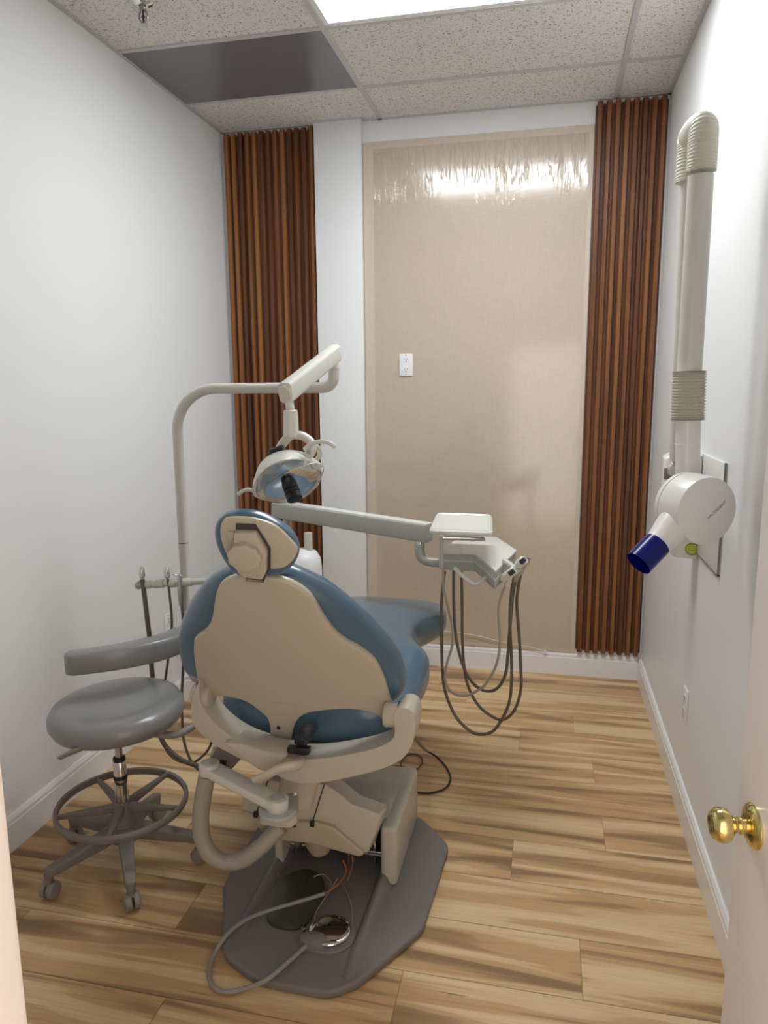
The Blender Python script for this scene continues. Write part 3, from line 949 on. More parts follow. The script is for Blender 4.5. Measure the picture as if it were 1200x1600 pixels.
# release lever, pivot arm, suction hose
bm = B(); tube(bm, [py_(466, 1192, -2.30), py_(462, 1196, -2.33), py_(440, 1200, -2.35), py_(418, 1210, -2.36), py_(397, 1219, -2.36)], .018, 16, 5, lambda t: .022 - .010 * min(1, t * 1.1), 1, .75)
obj('release_lever', bm, M['beige'], CH)
p1, p2 = py_(327, 1201, -2.26), py_(434, 1256, -2.34)
bm = B(); beam(bm, p1, p2, .060, .028, rnd=.3)
for p in (p1, p2): cyl(bm, p - V((0, 0, .016)), p + V((0, 0, .020)), .032, n=28, bev=.004)
pa = obj('pivot_arm', bm, M['cream'], CH)
for p in (p1, p2):
    bm = B(); cyl(bm, p + V((0, 0, .0195)), p + V((0, 0, .0225)), .022, n=28, bev=.001)
    obj('pivot_cap', bm, M['greyenamel'], pa, label='grey pivot cap')
bm = B(); cyl(bm, p2 - V((0, 0, .030)), p2 - V((0, 0, .014)), .054, n=36, bev=.003)
obj('pivot_disc', bm, M['greyenamel'], CH)
P = [pz_(300 + a / 3.333, 1180 + b / 3.333, p2.z - .03) for a, b in ((368, 215), (535, 190), (560, 215), (548, 318), (500, 338), (345, 318))]
bm = B(); prism(bm, round_poly(P, .02), (0, 0, -.028), .005, 2)
obj('pivot_bracket', bm, M['beige'], CH)
for u, v in ((462, 1240), (424, 1275)):
    c_ = py_(u, v, -2.345)
    bm = B(); cyl(bm, c_, c_ + V((0, -.010, .004)), .006, n=12, bev=.001)
    obj('bolt', bm, M['steel'], CH)
hpth = [(324, 1210, -2.26), (319, 1235, -2.26), (314, 1270, -2.26), (315, 1305, -2.26), (328, 1334, -2.26), (352, 1347, -2.25), (380, 1343, -2.24), (405, 1325, -2.23), (425, 1305, -2.21), (440, 1290, -2.19)]
bm = B()
pts = smooth_path([py_(*q) for q in hpth], 16)
L_ = len(pts) - 1
tube(bm, pts, .0255, 20, 0, lambda t: .0255 + .0009 * math.cos(t * L_ * PI))
obj('suction_hose', bm, M['hosebig'], CH, 80, label='thick beige ribbed hose looping down')
# switch box under the frame on the left
bm = B(); P = ypx([(300, 860), (345, 770), (375, 765), (570, 885), (490, 975), (430, 960)], 280, 1040, 6, -2.20); prism(bm, P, (0, .05, 0), .004)
sb = obj('switch_box', bm, M['plate'], CH, label='dark grey switch box')
bm = B(); P = ypx([(380, 885), (440, 893), (437, 955), (380, 940)], 280, 1040, 6, -2.203); prism(bm, P, (0, .01, 0), .001)
obj('switch_rocker', bm, M['dark'], sb)
bm = B(); P = ypx([(315, 750), (370, 760), (310, 900), (270, 900)], 280, 1040, 6, -2.18); prism(bm, P, (0, .03, 0), .003)
obj('frame_strut', bm, M['beige'], CH)
# cables and wires that come out of the tower
zp = .034
bm = B()
pc = [(508, 1396, .062), (490, 1402, .05), (450, 1414, zp + .01), (395, 1432, zp + .008), (360, 1455, zp + .008), (338, 1485, .018), (327, 1515, .010), (332, 1540, .010), (352, 1550, .010), (385, 1544, .012), (415, 1532, .034), (445, 1508, zp + .006), (478, 1478, zp + .006)]
tube(bm, [pz_(u, v, z) for u, v, z in pc], .0065, 12, 8)
fcable = bm
bm = B()
tube(bm, [py_(536, 1345, -2.00), py_(541, 1360, -2.03), pz_(530, 1380, .06), pz_(508, 1396, .062)], .0035, 8)
tube(bm, [py_(550, 1338, -2.00), py_(551, 1352, -2.02), pz_(543, 1375, .06)], .002, 8)
obj('orange_wire', bm, M['orange'], CH, label='thin orange tubes')
bm = B()
tube(bm, [py_(528, 1372, -2.02), pz_(543, 1396, .045), pz_(550, 1420, .04), pz_(550, 1445, .055)], .002, 8)
tube(bm, [pz_(528, 1372, .07), pz_(510, 1400, .045), pz_(494, 1425, .04), pz_(490, 1450, .045)], .002, 8)
tube(bm, [pz_(490, 1370, .045), pz_(505, 1366, .05), pz_(517, 1378, .045), pz_(512, 1395, .045)], .002, 8)
obj('thin_wire', bm, M['cable'], CH)
bm = B()
tube(bm, [py_(648, 1152, -1.95), py_(661, 1168, -1.85), pz_(668, 1174, .05)], .006, 8)
obj('cable_sleeve', bm, M['tubedark'], CH)

# ------------------------------------------------------------------ foot control disc and stained oval plate on the chair's floor plate
fc = pz_(515, 1450, .055)
FT = thing('foot_control', 'round mirror-topped foot control lying on the grey chair plate, with its grey cable', 'foot control', (fc.x, fc.y, .028))
bm = B()
lathe(bm, (fc.x, fc.y, .0285), (0, 0, 1), [(.078, 0), (.078, .006), (.074, .010), (.060, .012)], 48)
bx_ = pz_(492, 1470, .04)
lathe(bm, (bx_.x, bx_.y, .0285), (0, 0, 1), [(.040, 0), (.040, .006), (.034, .022), (.020, .030), (.0, .032)], 28, 1.3, .8)
obj('control_base', bm, M['plate'], FT)
bm = B(); lathe(bm, (fc.x, fc.y, .0405), (0, 0, 1), [(.060, 0), (.063, .003), (.0635, .008), (.060, .0115), (.045, .0135), (.0, .0150)], 56)
obj('pedal_disc', bm, M['mirror'], FT, 60, label='shiny domed metal disc')
bm = B(); c_ = pz_(474, 1452, .05); cyl(bm, (c_.x, c_.y, .0285), (c_.x, c_.y, .056), .007, n=14, bev=.002)
obj('adjusting_screw', bm, M['steel'], FT)
obj('foot_cable', fcable, M['cable'], FT, 60)

pts = [pz_(a, b, .03) for a, b in ((418, 1440), (428, 1405), (445, 1375), (475, 1362), (500, 1370), (508, 1395), (497, 1420), (485, 1440), (468, 1453), (442, 1453))]
bm = B(); prism(bm, pts, (0, 0, .012), .004, 2, 4)
tag(obj('oval_cover', bm, M['oval']), 'dark stained oval metal cover lying on the chair plate behind the foot control', 'cover')

# black cable looped on the floor to the right of the chair
bm = B()
z = .006
tube(bm, [pz_(a, b, zz) for a, b, zz in ((668, 1174, .05), (684, 1184, .006), (698, 1200, z), (704, 1217, z), (695, 1232, z), (672, 1239, z), (645, 1237, z), (620, 1232, z))], .0042, 10, 8)
tube(bm, [pz_(a, b, z) for a, b in ((610, 1196), (630, 1198), (650, 1202), (660, 1190), (654, 1180), (640, 1179), (630, 1186), (626, 1196), (640, 1206))], .0026, 8, 8)
tag(obj('black_cable', bm, M['blackrub']), 'thin black cable looped on the floor right of the chair base', 'cable')

# ------------------------------------------------------------------ operating light on its tall bent pole
pb = py_(292, 850, -1.62)
LX, LY = -.432, -1.62
LT = thing('operating_light', 'cream dental operating light hanging from a bent pole and a sloping arm', 'dental light', (LX, LY, .50))
zt = py_(330, 607, LY).z
xe = py_(522, 605, LY).x
bm = B()
path = [(.05, LY, .505), (LX + .05, LY, .505), (LX + .02, LY, .513), (LX, LY, .54), (LX, LY, zt - .16)]
for k in range(1, 9):
    a = (PI / 2) * k / 8
    path.append((LX + .16 - .16 * math.cos(a), LY, zt - .16 + .16 * math.sin(a)))
path += [(xe - .04, LY, zt)]
for k in range(1, 7):
    a = (PI / 2) * k / 6
    path.append((xe - .04 + .04 * math.sin(a), LY, zt + .04 - .04 * math.cos(a)))
path += [(xe, LY, zt + .065)]
tube(bm, path, .0195, 20, 0)
pole = obj('pole', bm, M['cream'], LT, 50)
bm = B(); cyl(bm, (LX, LY, py_(292, 848, LY).z - .0012), (LX, LY, py_(292, 848, LY).z + .0012), .0199)
obj('pole_seam', bm, M['slot'], pole)
bm = B(); box(bm, (.02, LY - .05, .475), (.12, LY + .05, .545), .008)
obj('mounting_block', bm, M['greyenamel'], LT)
q1 = V((xe, LY, zt + .115)); 
q2 = py_(449, 612, -2.06)
bm = B(); cyl(bm, (xe, LY, zt + .06), (xe, LY, zt + .105), .015, n=20); cyl(bm, (xe, LY, zt + .066), (xe, LY, zt + .075), .021, n=20)
obj('pivot_pin', bm, M['ivory'], LT)
bm = B(); d = (q1 - q2).normalized(); beam(bm, q2 - d * .02, q1 + d * .025, .042, .062, rnd=.28)
obj('spring_arm', bm, M['ivory'], LT)
bm = B(); lathe(bm, q2 - d * .016 , -d, [(.020, 0), (.021, .004), (.018, .010), (.0, .012)], 28, 1.0, 1.25)
obj('arm_cap', bm, M['cream'], LT)
s0 = q2 + V((0.003, 0, -.02))
yS = -2.06
bm = B()
cyl(bm, s0, py_(454, 640, yS), .013, n=20)
lathe(bm, py_(454, 640, yS), py_(455, 682, yS) - py_(454, 640, yS), [(.016, 0), (.0205, .003), (.022, .02), (.0235, .08)], 28)
obj('stem', bm, M['ivory'], LT)
# lamp head
LN = V((.449, -.422, -.785)).normalized()
LC = py_(451, 752, -2.06)
yk = LC - LN * .02
# yoke: ring arms
bm = B()
tube(bm, [py_(456, 678, yS), py_(444, 690, yS - .0), py_(436, 702, yS + .01), py_(432, 712, yS + .03)], .013, 12, 6, None, 1.3, .8)
tube(bm, [py_(456, 680, yS), py_(472, 681, yS), py_(486, 692, yS - .01), py_(486, 706, yS - .02), py_(478, 714, yS - .03)], .012, 12, 6, None, 1.2, .8)
tube(bm, [py_(486, 692, yS), py_(497, 700, yS + .03), py_(499, 712, yS + .04), py_(490, 724, yS + .04)], .008, 10, 6)
obj('lamp_yoke', bm, M['cream'], LT)
bm = B(); a = py_(424, 712, yS - .035); b_ = py_(445, 704, yS - .03); cyl(bm, a, b_, .021, .019, 24, .004); lathe(bm, a, a - b_, [(.012, 0), (.012, .006)], 16)
obj('tilt_knob', bm, M['blackrub'], LT, label='black tilt knob')
# back shell, reflector, shield
UPL = (FR * .925 + FU * .38).normalized()
def dish(bm, prof, c0=LC, sx=1.0, sy=1.0):
    lathe(bm, c0, LN, prof, 64, sx, sy, UPL, cap=False)
    mj = (UPL - LN * UPL.dot(LN)).normalized(); mn = LN.cross(mj)
    for v in bm.verts:                      # almond outline: the rim comes to a point at both ends
        d_ = v.co - c0
        u_, w_ = d_.dot(mj), d_.dot(mn)
        f_ = 1.22 * max(0.0, 1 - (u_ / .122) ** 2) ** .30
        v.co += mn * (w_ * f_ - w_)
    return bm
bm = B(); dish(bm, [(.006, -.078), (.05, -.072), (.085, -.052), (.108, -.020), (.116, 0.0), (.113, .002), (.105, -.018), (.082, -.048), (.048, -.067), (.006, -.073)])
bmesh.ops.remove_doubles(bm, verts=bm.verts, dist=1e-5)
obj('lamp_shell', bm, M['ivory'], LT, 50)
bm = B(); dish(bm, [(.004, -.066), (.03, -.062), (.06, -.050), (.085, -.030), (.100, -.008), (.1005, -.006), (.086, -.027), (.061, -.047), (.03, -.059), (.004, -.063)])
obj('reflector', bm, M['reflect'], LT, 60, label='shiny reflector')
bm = B(); dish(bm, [(.114, .001), (.104, .012), (.082, .022), (.05, .030), (.0, .033)])
bmesh.ops.solidify(bm, geom=list(bm.faces), thickness=.0015)
sh_ = obj('lamp_shield', bm, M['shield'], LT, 60, label='clear plastic shield')
bm = B(); tube(bm, [py_(399, 771, -2.08), py_(420, 757, -2.12), py_(445, 741, -2.14), py_(470, 729, -2.13), py_(494, 723, -2.09)], .0022, 8)
obj('shield_edge', bm, M['ivory'], sh_, label='pale moulded edge')
bm = B(); lathe(bm, py_(447, 742, -2.09), LN, [(.018, 0), (.023, .002), (.023, .052), (.020, .054), (.020, .057), (.0235, .059), (.0235, .064), (.021, .066), (.0235, .069), (.0235, .086), (.020, .088)], 28)
obj('bulb_cover', bm, M['blackrub'], LT, label='black ribbed bulb cover')
bm = B()
tube(bm, [py_(476, 702, yS - .05), py_(487, 693, yS - .06), py_(503, 690, yS - .07), py_(516, 693, yS - .08), py_(524, 699, yS - .08)], .0065, 12, 6)
obj('lamp_handle', bm, M['ivory'], LT)
bm = B()
tube(bm, [py_(400, 769, yS - .02), py_(389, 765, yS - .03), py_(380, 767, yS - .03), py_(372, 773, yS - .03)], .006, 12, 6)
obj('lamp_handle', bm, M['ivory'], LT)
bm = B()
tube(bm, [py_(478, 714, yS - .03), py_(483, 724, yS - .045), py_(490, 733, yS - .045)], .003, 8, 4)
cyl(bm, py_(482, 707, yS - .055), py_(483, 704, yS - .035), .006, n=12)
obj('handle_clip', bm, M['steel'], LT)

# ------------------------------------------------------------------ white support centre behind the chair, with the delivery arm
SX = py_(484, 880, -.72)
ST = thing('support_centre', 'white rounded support housing half hidden behind the chair back', 'support unit', (SX.x - .035, -.72, 0))
zc = py_(484, 858, -.72).z
bm = B(); lathe(bm, (SX.x - .035, -.72, 0.0), (0, 0, 1), [(.085, 0), (.09, .02), (.095, zc - .10), (.090, zc - .05), (.070, zc - .015), (.03, zc), (.0, zc + .002)], 40)
obj('housing', bm, M['white'], ST, 60)
bm = B(); a = py_(482, 860, -.72); b_ = py_(482, 832, -.72); cyl(bm, V((a.x, a.y, a.z - .03)), V((a.x, a.y, b_.z)), .021, n=24, bev=.003)
obj('top_cap', bm, M['cream'], ST)

yA, yE = -.92, -1.20
DA = py_(443, 797, yA); DE = py_(672, 833, yE)
DT = thing('delivery_unit', 'cream delivery arm carrying a square tray and control head beside the chair', 'dental delivery unit', (py_(450, 840, yA).x, yA, 0))
pc0 = py_(449, 838, yA)
bm = B(); cyl(bm, (pc0.x, yA, 0), (pc0.x, yA, pc0.z + .01), .030, n=28, bev=.003)
cyl(bm, (pc0.x, yA, .0), (pc0.x, yA, .03), .06, .05, 32, .004)
obj('post', bm, M['cream'], DT)
bm = B(); cyl(bm, (pc0.x, yA, pc0.z), (pc0.x, yA, DA.z), .020, n=24)
obj('post_pin', bm, M['greyenamel'], DT)
d = (DE - DA).normalized()
bm = B(); beam(bm, DA - d * .055, DE, .060, .076, .060, .080, rnd=.16)
obj('spring_arm', bm, M['greyenamel'], DT)
bm = B(); up = V((0, 0, 1)); off = up * .0375; beam(bm, DA - d * .05 + off, DE + off, .050, .008, rnd=.3)
obj('arm_top_strip', bm, M['ivory'], DT, label='pale top strip of the arm')
e1 = py_(656, 843, yE); e2 = py_(656, 866, yE); e3 = py_(692, 876, yE)
bm = B(); cyl(bm, V((e1.x, yE, e1.z + .02)), V((e1.x, yE, e1.z - .025)), .014, n=20)
obj('elbow_pin', bm, M['chrome'], DT)
bm = B(); tube(bm, [(e1.x, yE, e1.z - .018), (e1.x, yE, e2.z + .01), (e1.x + .012, yE, e2.z - .018), (e1.x + .045, yE, e2.z - .030), (e3.x + .01, yE, e2.z - .030)], .021, 20, 6)
obj('elbow', bm, M['greyenamel'], DT)
# control head
zh = 1.0
top = [pz_(660 + a / 6.667, 780 + b / 6.667, zh) for a, b in ((160, 545), (545, 562), (762, 745), (985, 530), (775, 392), (560, 385), (395, 385))]
bm = B(); prism(bm, top, (0, 0, -.010), .003)
ch = obj('control_head_top', bm, M['ivory'], DT)
base = [V((p.x, p.y, zh - .010)) for p in top]
cen = sum(base, V()) / len(base)
bm = B(); prism(bm, [cen + (p - cen) * .965 for p in base], (0, 0, -.066), .004)
obj('control_head', bm, M['greyenamel'], DT)
bm = B(); prism(bm, [cen + (p - cen) * .99 + V((0, 0, -.022)) for p in base], (0, 0, -.009), .002)
obj('control_band', bm, M['cream'], DT)
# tray
zt_ = 1.128
tr = [pz_(a, b, zt_) for a, b in ((682, 802), (769, 805), (770, 832), (670, 828))]
bm = B()
rp = round_poly(tr, .028, 5)
prism(bm, rp, (0, 0, -.016), .005, 3)
tray = obj('tray', bm, M['ivory'], DT)
cen = sum(rp, V()) / len(rp)
bm = B()
n_ = len(rp)
ro = [bm.verts.new(cen + (p - cen) * .965 + V((0, 0, .0005))) for p in rp]
rt = [bm.verts.new(cen + (p - cen) * .94 + V((0, 0, .006))) for p in rp]
ri = [bm.verts.new(cen + (p - cen) * .885 + V((0, 0, .006))) for p in rp]
rb = [bm.verts.new(cen + (p - cen) * .85 + V((0, 0, .0008))) for p in rp]
for A, C in ((ro, rt), (rt, ri), (ri, rb)):
    for i in range(n_): bm.faces.new((A[i], A[(i + 1) % n_], C[(i + 1) % n_], C[i]))
obj('tray_rim', bm, M['ivory'], tray)
tp = pz_(690, 838, zt_ - .016)
bm = B(); cyl(bm, V((tp.x, tp.y, zt_ - .014)), V((tp.x, tp.y, zh - .005)), .0085, n=16)
obj('tray_post', bm, M['greyenamel'], DT)
bm = B(); beam(bm, V((tp.x, tp.y, zt_ - .022)), pz_(757, 842, zt_ - .03), .035, .010, rnd=.3)
obj('tray_bracket', bm, M['steel'], DT)
yC = -1.47
bm = B(); tube(bm, [py_(711, 888, yC - .02), py_(722, 899, yC - .05), py_(733, 908, yC - .06), py_(741, 912, yC - .06), py_(750, 909, yC - .05), py_(760, 901, yC - .01)], .0085, 14, 6)
obj('handle', bm, M['ivory'], DT)
bm = B(); beam(bm, py_(786, 874, yC), py_(812, 893, yC - .02), .024, .014, rnd=.3)
obj('holder_bar', bm, M['ivory'], DT)

# handpieces hanging on the holder with their hoses
def cpx(pts, y0, y1, ox=600, oy=770, s=4):
    n = len(pts)
    return [py_(ox + a / s, oy + b / s, y0 + (y1 - y0) * i / (n - 1)) for i, (a, b) in enumerate(pts)]
hoses = [
    ([(380, 490), (366, 600), (357, 750), (360, 900), (365, 1100), (385, 1250), (450, 1400), (540, 1490), (610, 1510), (680, 1490), (740, 1410), (785, 1300), (798, 1150), (795, 1000), (787, 800), (797, 620), (812, 545)], -1.30, -1.46, 'tubedark', .0062, 'taupe hose of the loop that hangs lowest under the control head', 0),
    ([(435, 480), (437, 700), (450, 900), (490, 1070), (540, 1170), (600, 1225), (660, 1240), (715, 1215), (760, 1130), (775, 1000), (787, 850), (805, 640), (825, 545)], -1.25, -1.42, 'tubedark', .0062, 'taupe hose with the shortest dark loop under the control head', 1),
    ([(483, 490), (488, 700), (490, 900), (500, 1080), (530, 1220), (600, 1340), (700, 1410), (760, 1412), (820, 1350), (855, 1230), (855, 1100), (845, 900), (830, 700), (838, 600), (855, 500)], -1.20, -1.38, 'tubedark', .0062, 'taupe hose with the rightmost loop under the control head', 2),
    ([(370, 470), (372, 600), (400, 720), (428, 850), (425, 960), (390, 1080), (385, 1180), (430, 1250), (500, 1270), (570, 1245), (640, 1190), (700, 1080), (725, 950), (718, 800), (718, 700), (742, 620), (765, 575)], -1.33, -1.50, 'tubelight', .0052, 'pale beige hose with the shallow loop under the control head', 3),
]
lab = ['chrome-tipped handpiece whose taupe hose makes the lowest loop under the control head',
       'slim handpiece whose taupe hose makes the shortest dark loop under the control head',
       'handpiece at the far end of the holder whose taupe hose loops furthest right',
       'air-water syringe in the near holder block with a pale beige hose']
tips = [((812, 545), (838, 480)), ((825, 545), (862, 470)), ((855, 500), (905, 412)), ((765, 575), (792, 520))]
for i, (pts, ya, yb, mt, r, _, k) in enumerate(hoses):
    a, b_ = tips[i]
    A = py_(600 + a[0] / 4, 770 + a[1] / 4, yb); Bq = py_(600 + b_[0] / 4, 770 + b_[1] / 4, yb - .005)
    t = thing('dental_handpiece' if i < 3 else 'air_water_syringe', lab[i], 'dental instrument', A, 'instruments on the delivery holder')
    bm = B(); tube(bm, cpx(pts, ya, yb), r, 12, 6)
    obj('hose', bm, M[mt], t, 60)
    bm = B(); d_ = (Bq - A); L_ = d_.length
    lathe(bm, A - d_ * .15, d_, [(.006, 0), (.0085, L_ * .1), (.0075, L_ * .5), (.009, L_ * .75), (.008, L_ * 1.15)], 16)
    obj('handpiece_body', bm, M['steel'] if i < 3 else M['ivory'], t)
# holder blocks (part of the delivery unit)
for (a, b_) in (((735, 545), (820, 480)), ((835, 455), (880, 415))):
    bm = B(); p = py_(600 + a[0] / 4, 770 + a[1] / 4, yC - .02); q = py_(600 + b_[0] / 4, 770 + b_[1] / 4, yC - .03)
    beam(bm, p, q, .034, .034, rnd=.4)
    hb_ = obj('holder_block', bm, M['ivory'], DT)
    bm = B(); q_ = p.lerp(q, .75) + V((0, -.018, .004)); beam(bm, q_ - (q - p).normalized() * .012, q_ + (q - p).normalized() * .012, .012, .018, rnd=.2)
    obj('holder_clip', bm, M['slot'], hb_, label='dark clip')

# ------------------------------------------------------------------ assistant instrument holder on the pole
yH = LY - .03
AT = thing('instrument_holder', 'cream horizontal instrument holder bar clamped to the light pole left of the chair', 'instrument holder', (LX, LY, py_(290, 912, LY).z))
g0, g1 = py_(214, 914, yH), py_(322, 908, yH)
bm = B()
cyl(bm, g0, g1, .0125, n=20, bev=.002)
cyl(bm, py_(240, 913, yH), py_(246, 913, yH), .0145, n=20); cyl(bm, py_(296, 910, yH), py_(300, 910, yH), .0145, n=20)
obj('bar', bm, M['cream'], AT)
for (a, b_) in ((226, 238), (243, 257), (263, 276), (283, 296)):
    bm = B(); cyl(bm, py_(a, 913.5 - (a - 226) * .05, yH), py_(b_, 913 - (b_ - 226) * .05, yH), .0165, n=20, bev=.003)
    obj('holder_block', bm, M['bellows'], AT)
bm = B(); lathe(bm, py_(217, 914, yH), (-1, 0, 0), [(.0, -.012), (.014, -.010), (.018, 0), (.014, .010), (.0, .013)], 20)
obj('end_knob', bm, M['greyenamel'], AT)
inst = [
    ('suction_tube', 'thick-hosed suction handpiece at the outer end of the holder bar', [(222, 905), (225, 925), (228, 950), (231, 975), (234, 1000), (236, 1030), (240, 1075), (246, 1125), (255, 1160), (280, 1185), (310, 1197)], .0095, [(221, 885), (222, 905)], 'chrome'),
    ('suction_tube', 'slim suction handpiece in the middle of the holder bar', [(262, 905), (265, 930), (268, 960), (268, 985), (264, 1020), (260, 1050), (255, 1090), (252, 1135), (258, 1168), (275, 1187), (299, 1192), (318, 1180), (329, 1164), (334, 1140)], .005, [(260, 886), (261, 903)], 'chrome'),
    ('air_water_syringe', 'chrome air-water syringe with a bent nozzle on the holder bar nearest the pole', [(282, 925), (284, 945), (286, 970), (287, 1010), (286, 1045), (284, 1090), (285, 1130), (288, 1160), (299, 1190), (314, 1206)], .0055, [(281, 897), (283, 945)], 'steel'),
]
for nm, lb, pts, r, bd, mt in inst:
    A = py_(*bd[1], yH - .012)
    t = thing(nm, lb, 'dental instrument', A, 'instruments on the left holder bar')
    n = len(pts)
    bm = B(); tube(bm, [py_(u, v, yH - .012 - .10 * (i / n) * (i / n)) for i, (u, v) in enumerate(pts)], r, 12, 6)
    obj('hose', bm, M['tubedark'], t, 60)
    bm = B(); p, q = py_(*bd[0], yH - .012), py_(*bd[1], yH - .012)
    L_ = (q - p).length
    lathe(bm, p, q - p, [(.004, 0), (.0085, .006), (.011, L_ * .35), (.0115, L_ * .7), (.008, L_ + .004)], 16)
    bo = obj('handpiece_body', bm, M[mt], t)
    if nm == 'air_water_syringe':
        bm = B(); tube(bm, [py_(281, 901, yH - .012), py_(276, 899, yH - .014), py_(270, 897, yH - .02)], .0035, 8, 4)
        obj('nozzle', bm, M['chrome'], t)
    else:
        bm = B(); box(bm, py_(bd[0][0] + 3, bd[0][1] + 14, yH - .02) - V((.006, .004, .006)), py_(bd[0][0] + 3, bd[0][1] + 14, yH - .02) + V((.006, .004, .006)), .002)
        obj('valve_lever', bm, M['steel'], t)
bm = B()
c_ = py_(296, 1061, LY - .005)
lathe(bm, c_, (0, 0, 1), [(.021, -.003), (.0235, 0), (.021, .003)], 24)
obj('tube_clamp', bm, M['white'], AT)

# ------------------------------------------------------------------ stool
SC_ = V((-.480, -2.065, 0))
S = thing('dental_stool', 'grey round-seated rolling stool with foot ring and curved armrest, left of the chair', 'stool', SC_)
ctr = SC_ + V((-.012, .03, 0))
bm = B()
tilt = Matrix.Translation(ctr + V((0, 0, .500))) @ Matrix.Rotation(math.radians(-1.0), 4, 'Y') @ Matrix.Rotation(math.radians(1.5), 4, 'X')
prof = [(.0, .0), (.14, .0), (.185, .006), (.214, .020), (.225, .042), (.224, .064), (.212, .084), (.186, .094), (.14, .096), (.08, .092), (.0, .089)]
lathe(bm, (0, 0, 0), (0, 0, 1), prof, 72)
bmesh.ops.transform(bm, matrix=tilt, verts=bm.verts)
seat = obj('seat', bm, M['stoolvinyl'], S, 60)
bm = B(); tube(bm, [tilt @ V((.2185 * math.cos(k * PI / 36), .2185 * math.sin(k * PI / 36), .064)) for k in range(73)], .0022, 6, 0)
obj('seam_piping', bm, M['stoolvinyl'], seat)
bm = B(); box(bm, ctr + V((-.08, -.07, .478)), ctr + V((.08, .07, .501)), .008)
obj('seat_plate', bm, M['stoolgrey'], S)
bm = B(); cyl(bm, SC_ + V((0, 0, .36)), SC_ + V((0, 0, .50)), .0125, n=20)
obj('piston', bm, M['steel'], S)
bm = B(); cyl(bm, SC_ + V((0, 0, .19)), SC_ + V((0, 0, .385)), .0235, .0215, 28, .002)
cy = obj('gas_cylinder', bm, M['chrome'], S)
bm = B(); cyl(bm, SC_ + V((0, 0, .382)), SC_ + V((0, 0, .398)), .021, n=24, bev=.003)
obj('cylinder_collar', bm, M['dark'], cy)
bm = B(); cyl(bm, SC_ + V((0, 0, .318)), SC_ + V((0, 0, .333)), .0238, n=24, bev=.001)
obj('cylinder_collar', bm, M['dark'], cy)
bm = B()
tube(bm, [py_(150, 1160, -2.20), py_(128, 1169, -2.24), py_(110, 1176, -2.26), py_(94, 1184, -2.27)], .010, 12, 5, lambda t: .006 + .008 * math.sin(min(1, t * 1.15) * PI * .8), 1.6, .6)
obj('height_lever', bm, M['tubestool'], S)
# foot ring with hub and spokes
RC = SC_ + V((.0, .0, .225))
R0 = .215
bm = B()
n = 96; secs_ = []
for k in range(n):
    a = 2 * PI * k / n
    d_ = V((math.cos(a), math.sin(a), 0))
    secs_.append([bm.verts.new(RC + d_ * (R0 + x) + V((0, 0, z))) for x, z in ((-.006, -.011), (.004, -.013), (.008, -.006), (.008, .006), (.004, .013), (-.006, .011))])
for i in range(n):
    A, C = secs_[i], secs_[(i + 1) % n]
    for j in range(6): bm.faces.new((A[j], A[(j + 1) % 6], C[(j + 1) % 6], C[j]))
obj('foot_ring', bm, M['stoolgrey'], S)
bm = B(); lathe(bm, SC_ + V((0, 0, .185)), (0, 0, 1), [(.040, 0), (.036, .03), (.030, .045), (.026, .05)], 28)
obj('ring_hub', bm, M['stoolgrey'], S)
for k in range(5):
    a = math.radians(74 + 72 * k)
    d_ = V((math.cos(a), math.sin(a), 0))
    bm = B(); beam(bm, SC_ + d_ * .025 + V((0, 0, .212)), RC + d_ * (R0 - .003) + V((0, 0, .002)), .026, .034, .016, .014, rnd=.3)
    obj('spoke', bm, M['stoolgrey'], S)
bm = B(); lathe(bm, SC_ + V((0, 0, .085)), (0, 0, 1), [(.040, 0), (.052, .01), (.050, .07), (.038, .10)], 32)
obj('base_hub', bm, M['stoolgrey'], S)
cast = [pz_(72, 1405, 0), pz_(208, 1428, 0), pz_(305, 1345, 0), pz_(258, 1262, 0), pz_(112, 1312, 0)]
for p in cast:
    d_ = (V((p.x, p.y, 0)) - SC_).normalized()
    R5 = .272
    e = SC_ + d_ * R5
    bm = B(); beam(bm, SC_ + d_ * .02 + V((0, 0, .130)), e + V((0, 0, .088)), .054, .056, .034, .030, rnd=.2)
    cyl(bm, e + V((0, 0, .058)) - d_ * .010, e + V((0, 0, .098)) - d_ * .010, .014, .016, 16, .002)
    lg = obj('base_leg', bm, M['stoolgrey'], S)
    # caster
    side = V((-d_.y, d_.x, 0))
    rot = random.Random(int(p.x * 1000)).uniform(-.5, .5)
    side = Matrix.Rotation(rot, 3, 'Z') @ side
    c_ = e - d_ * .010 + V((0, 0, .0285))
    bm = B()
    for s in (-1, 1):
        lathe(bm, c_ + side * s * .004, side * s, [(.0, 0), (.027, 0), (.0285, .003), (.0285, .016), (.024, .020), (.010, .0215), (.0, .0215)], 28)
    ca = obj('caster', bm, M['caster'], S)
    bm = B(); cyl(bm, c_ + V((0, 0, .018)), c_ + V((0, 0, .05)), .006, n=12); box(bm, c_ + V((-.012, -.012, .018)), c_ + V((.012, .012, .034)), .004)
    obj('caster_stem', bm, M['caster'], ca)
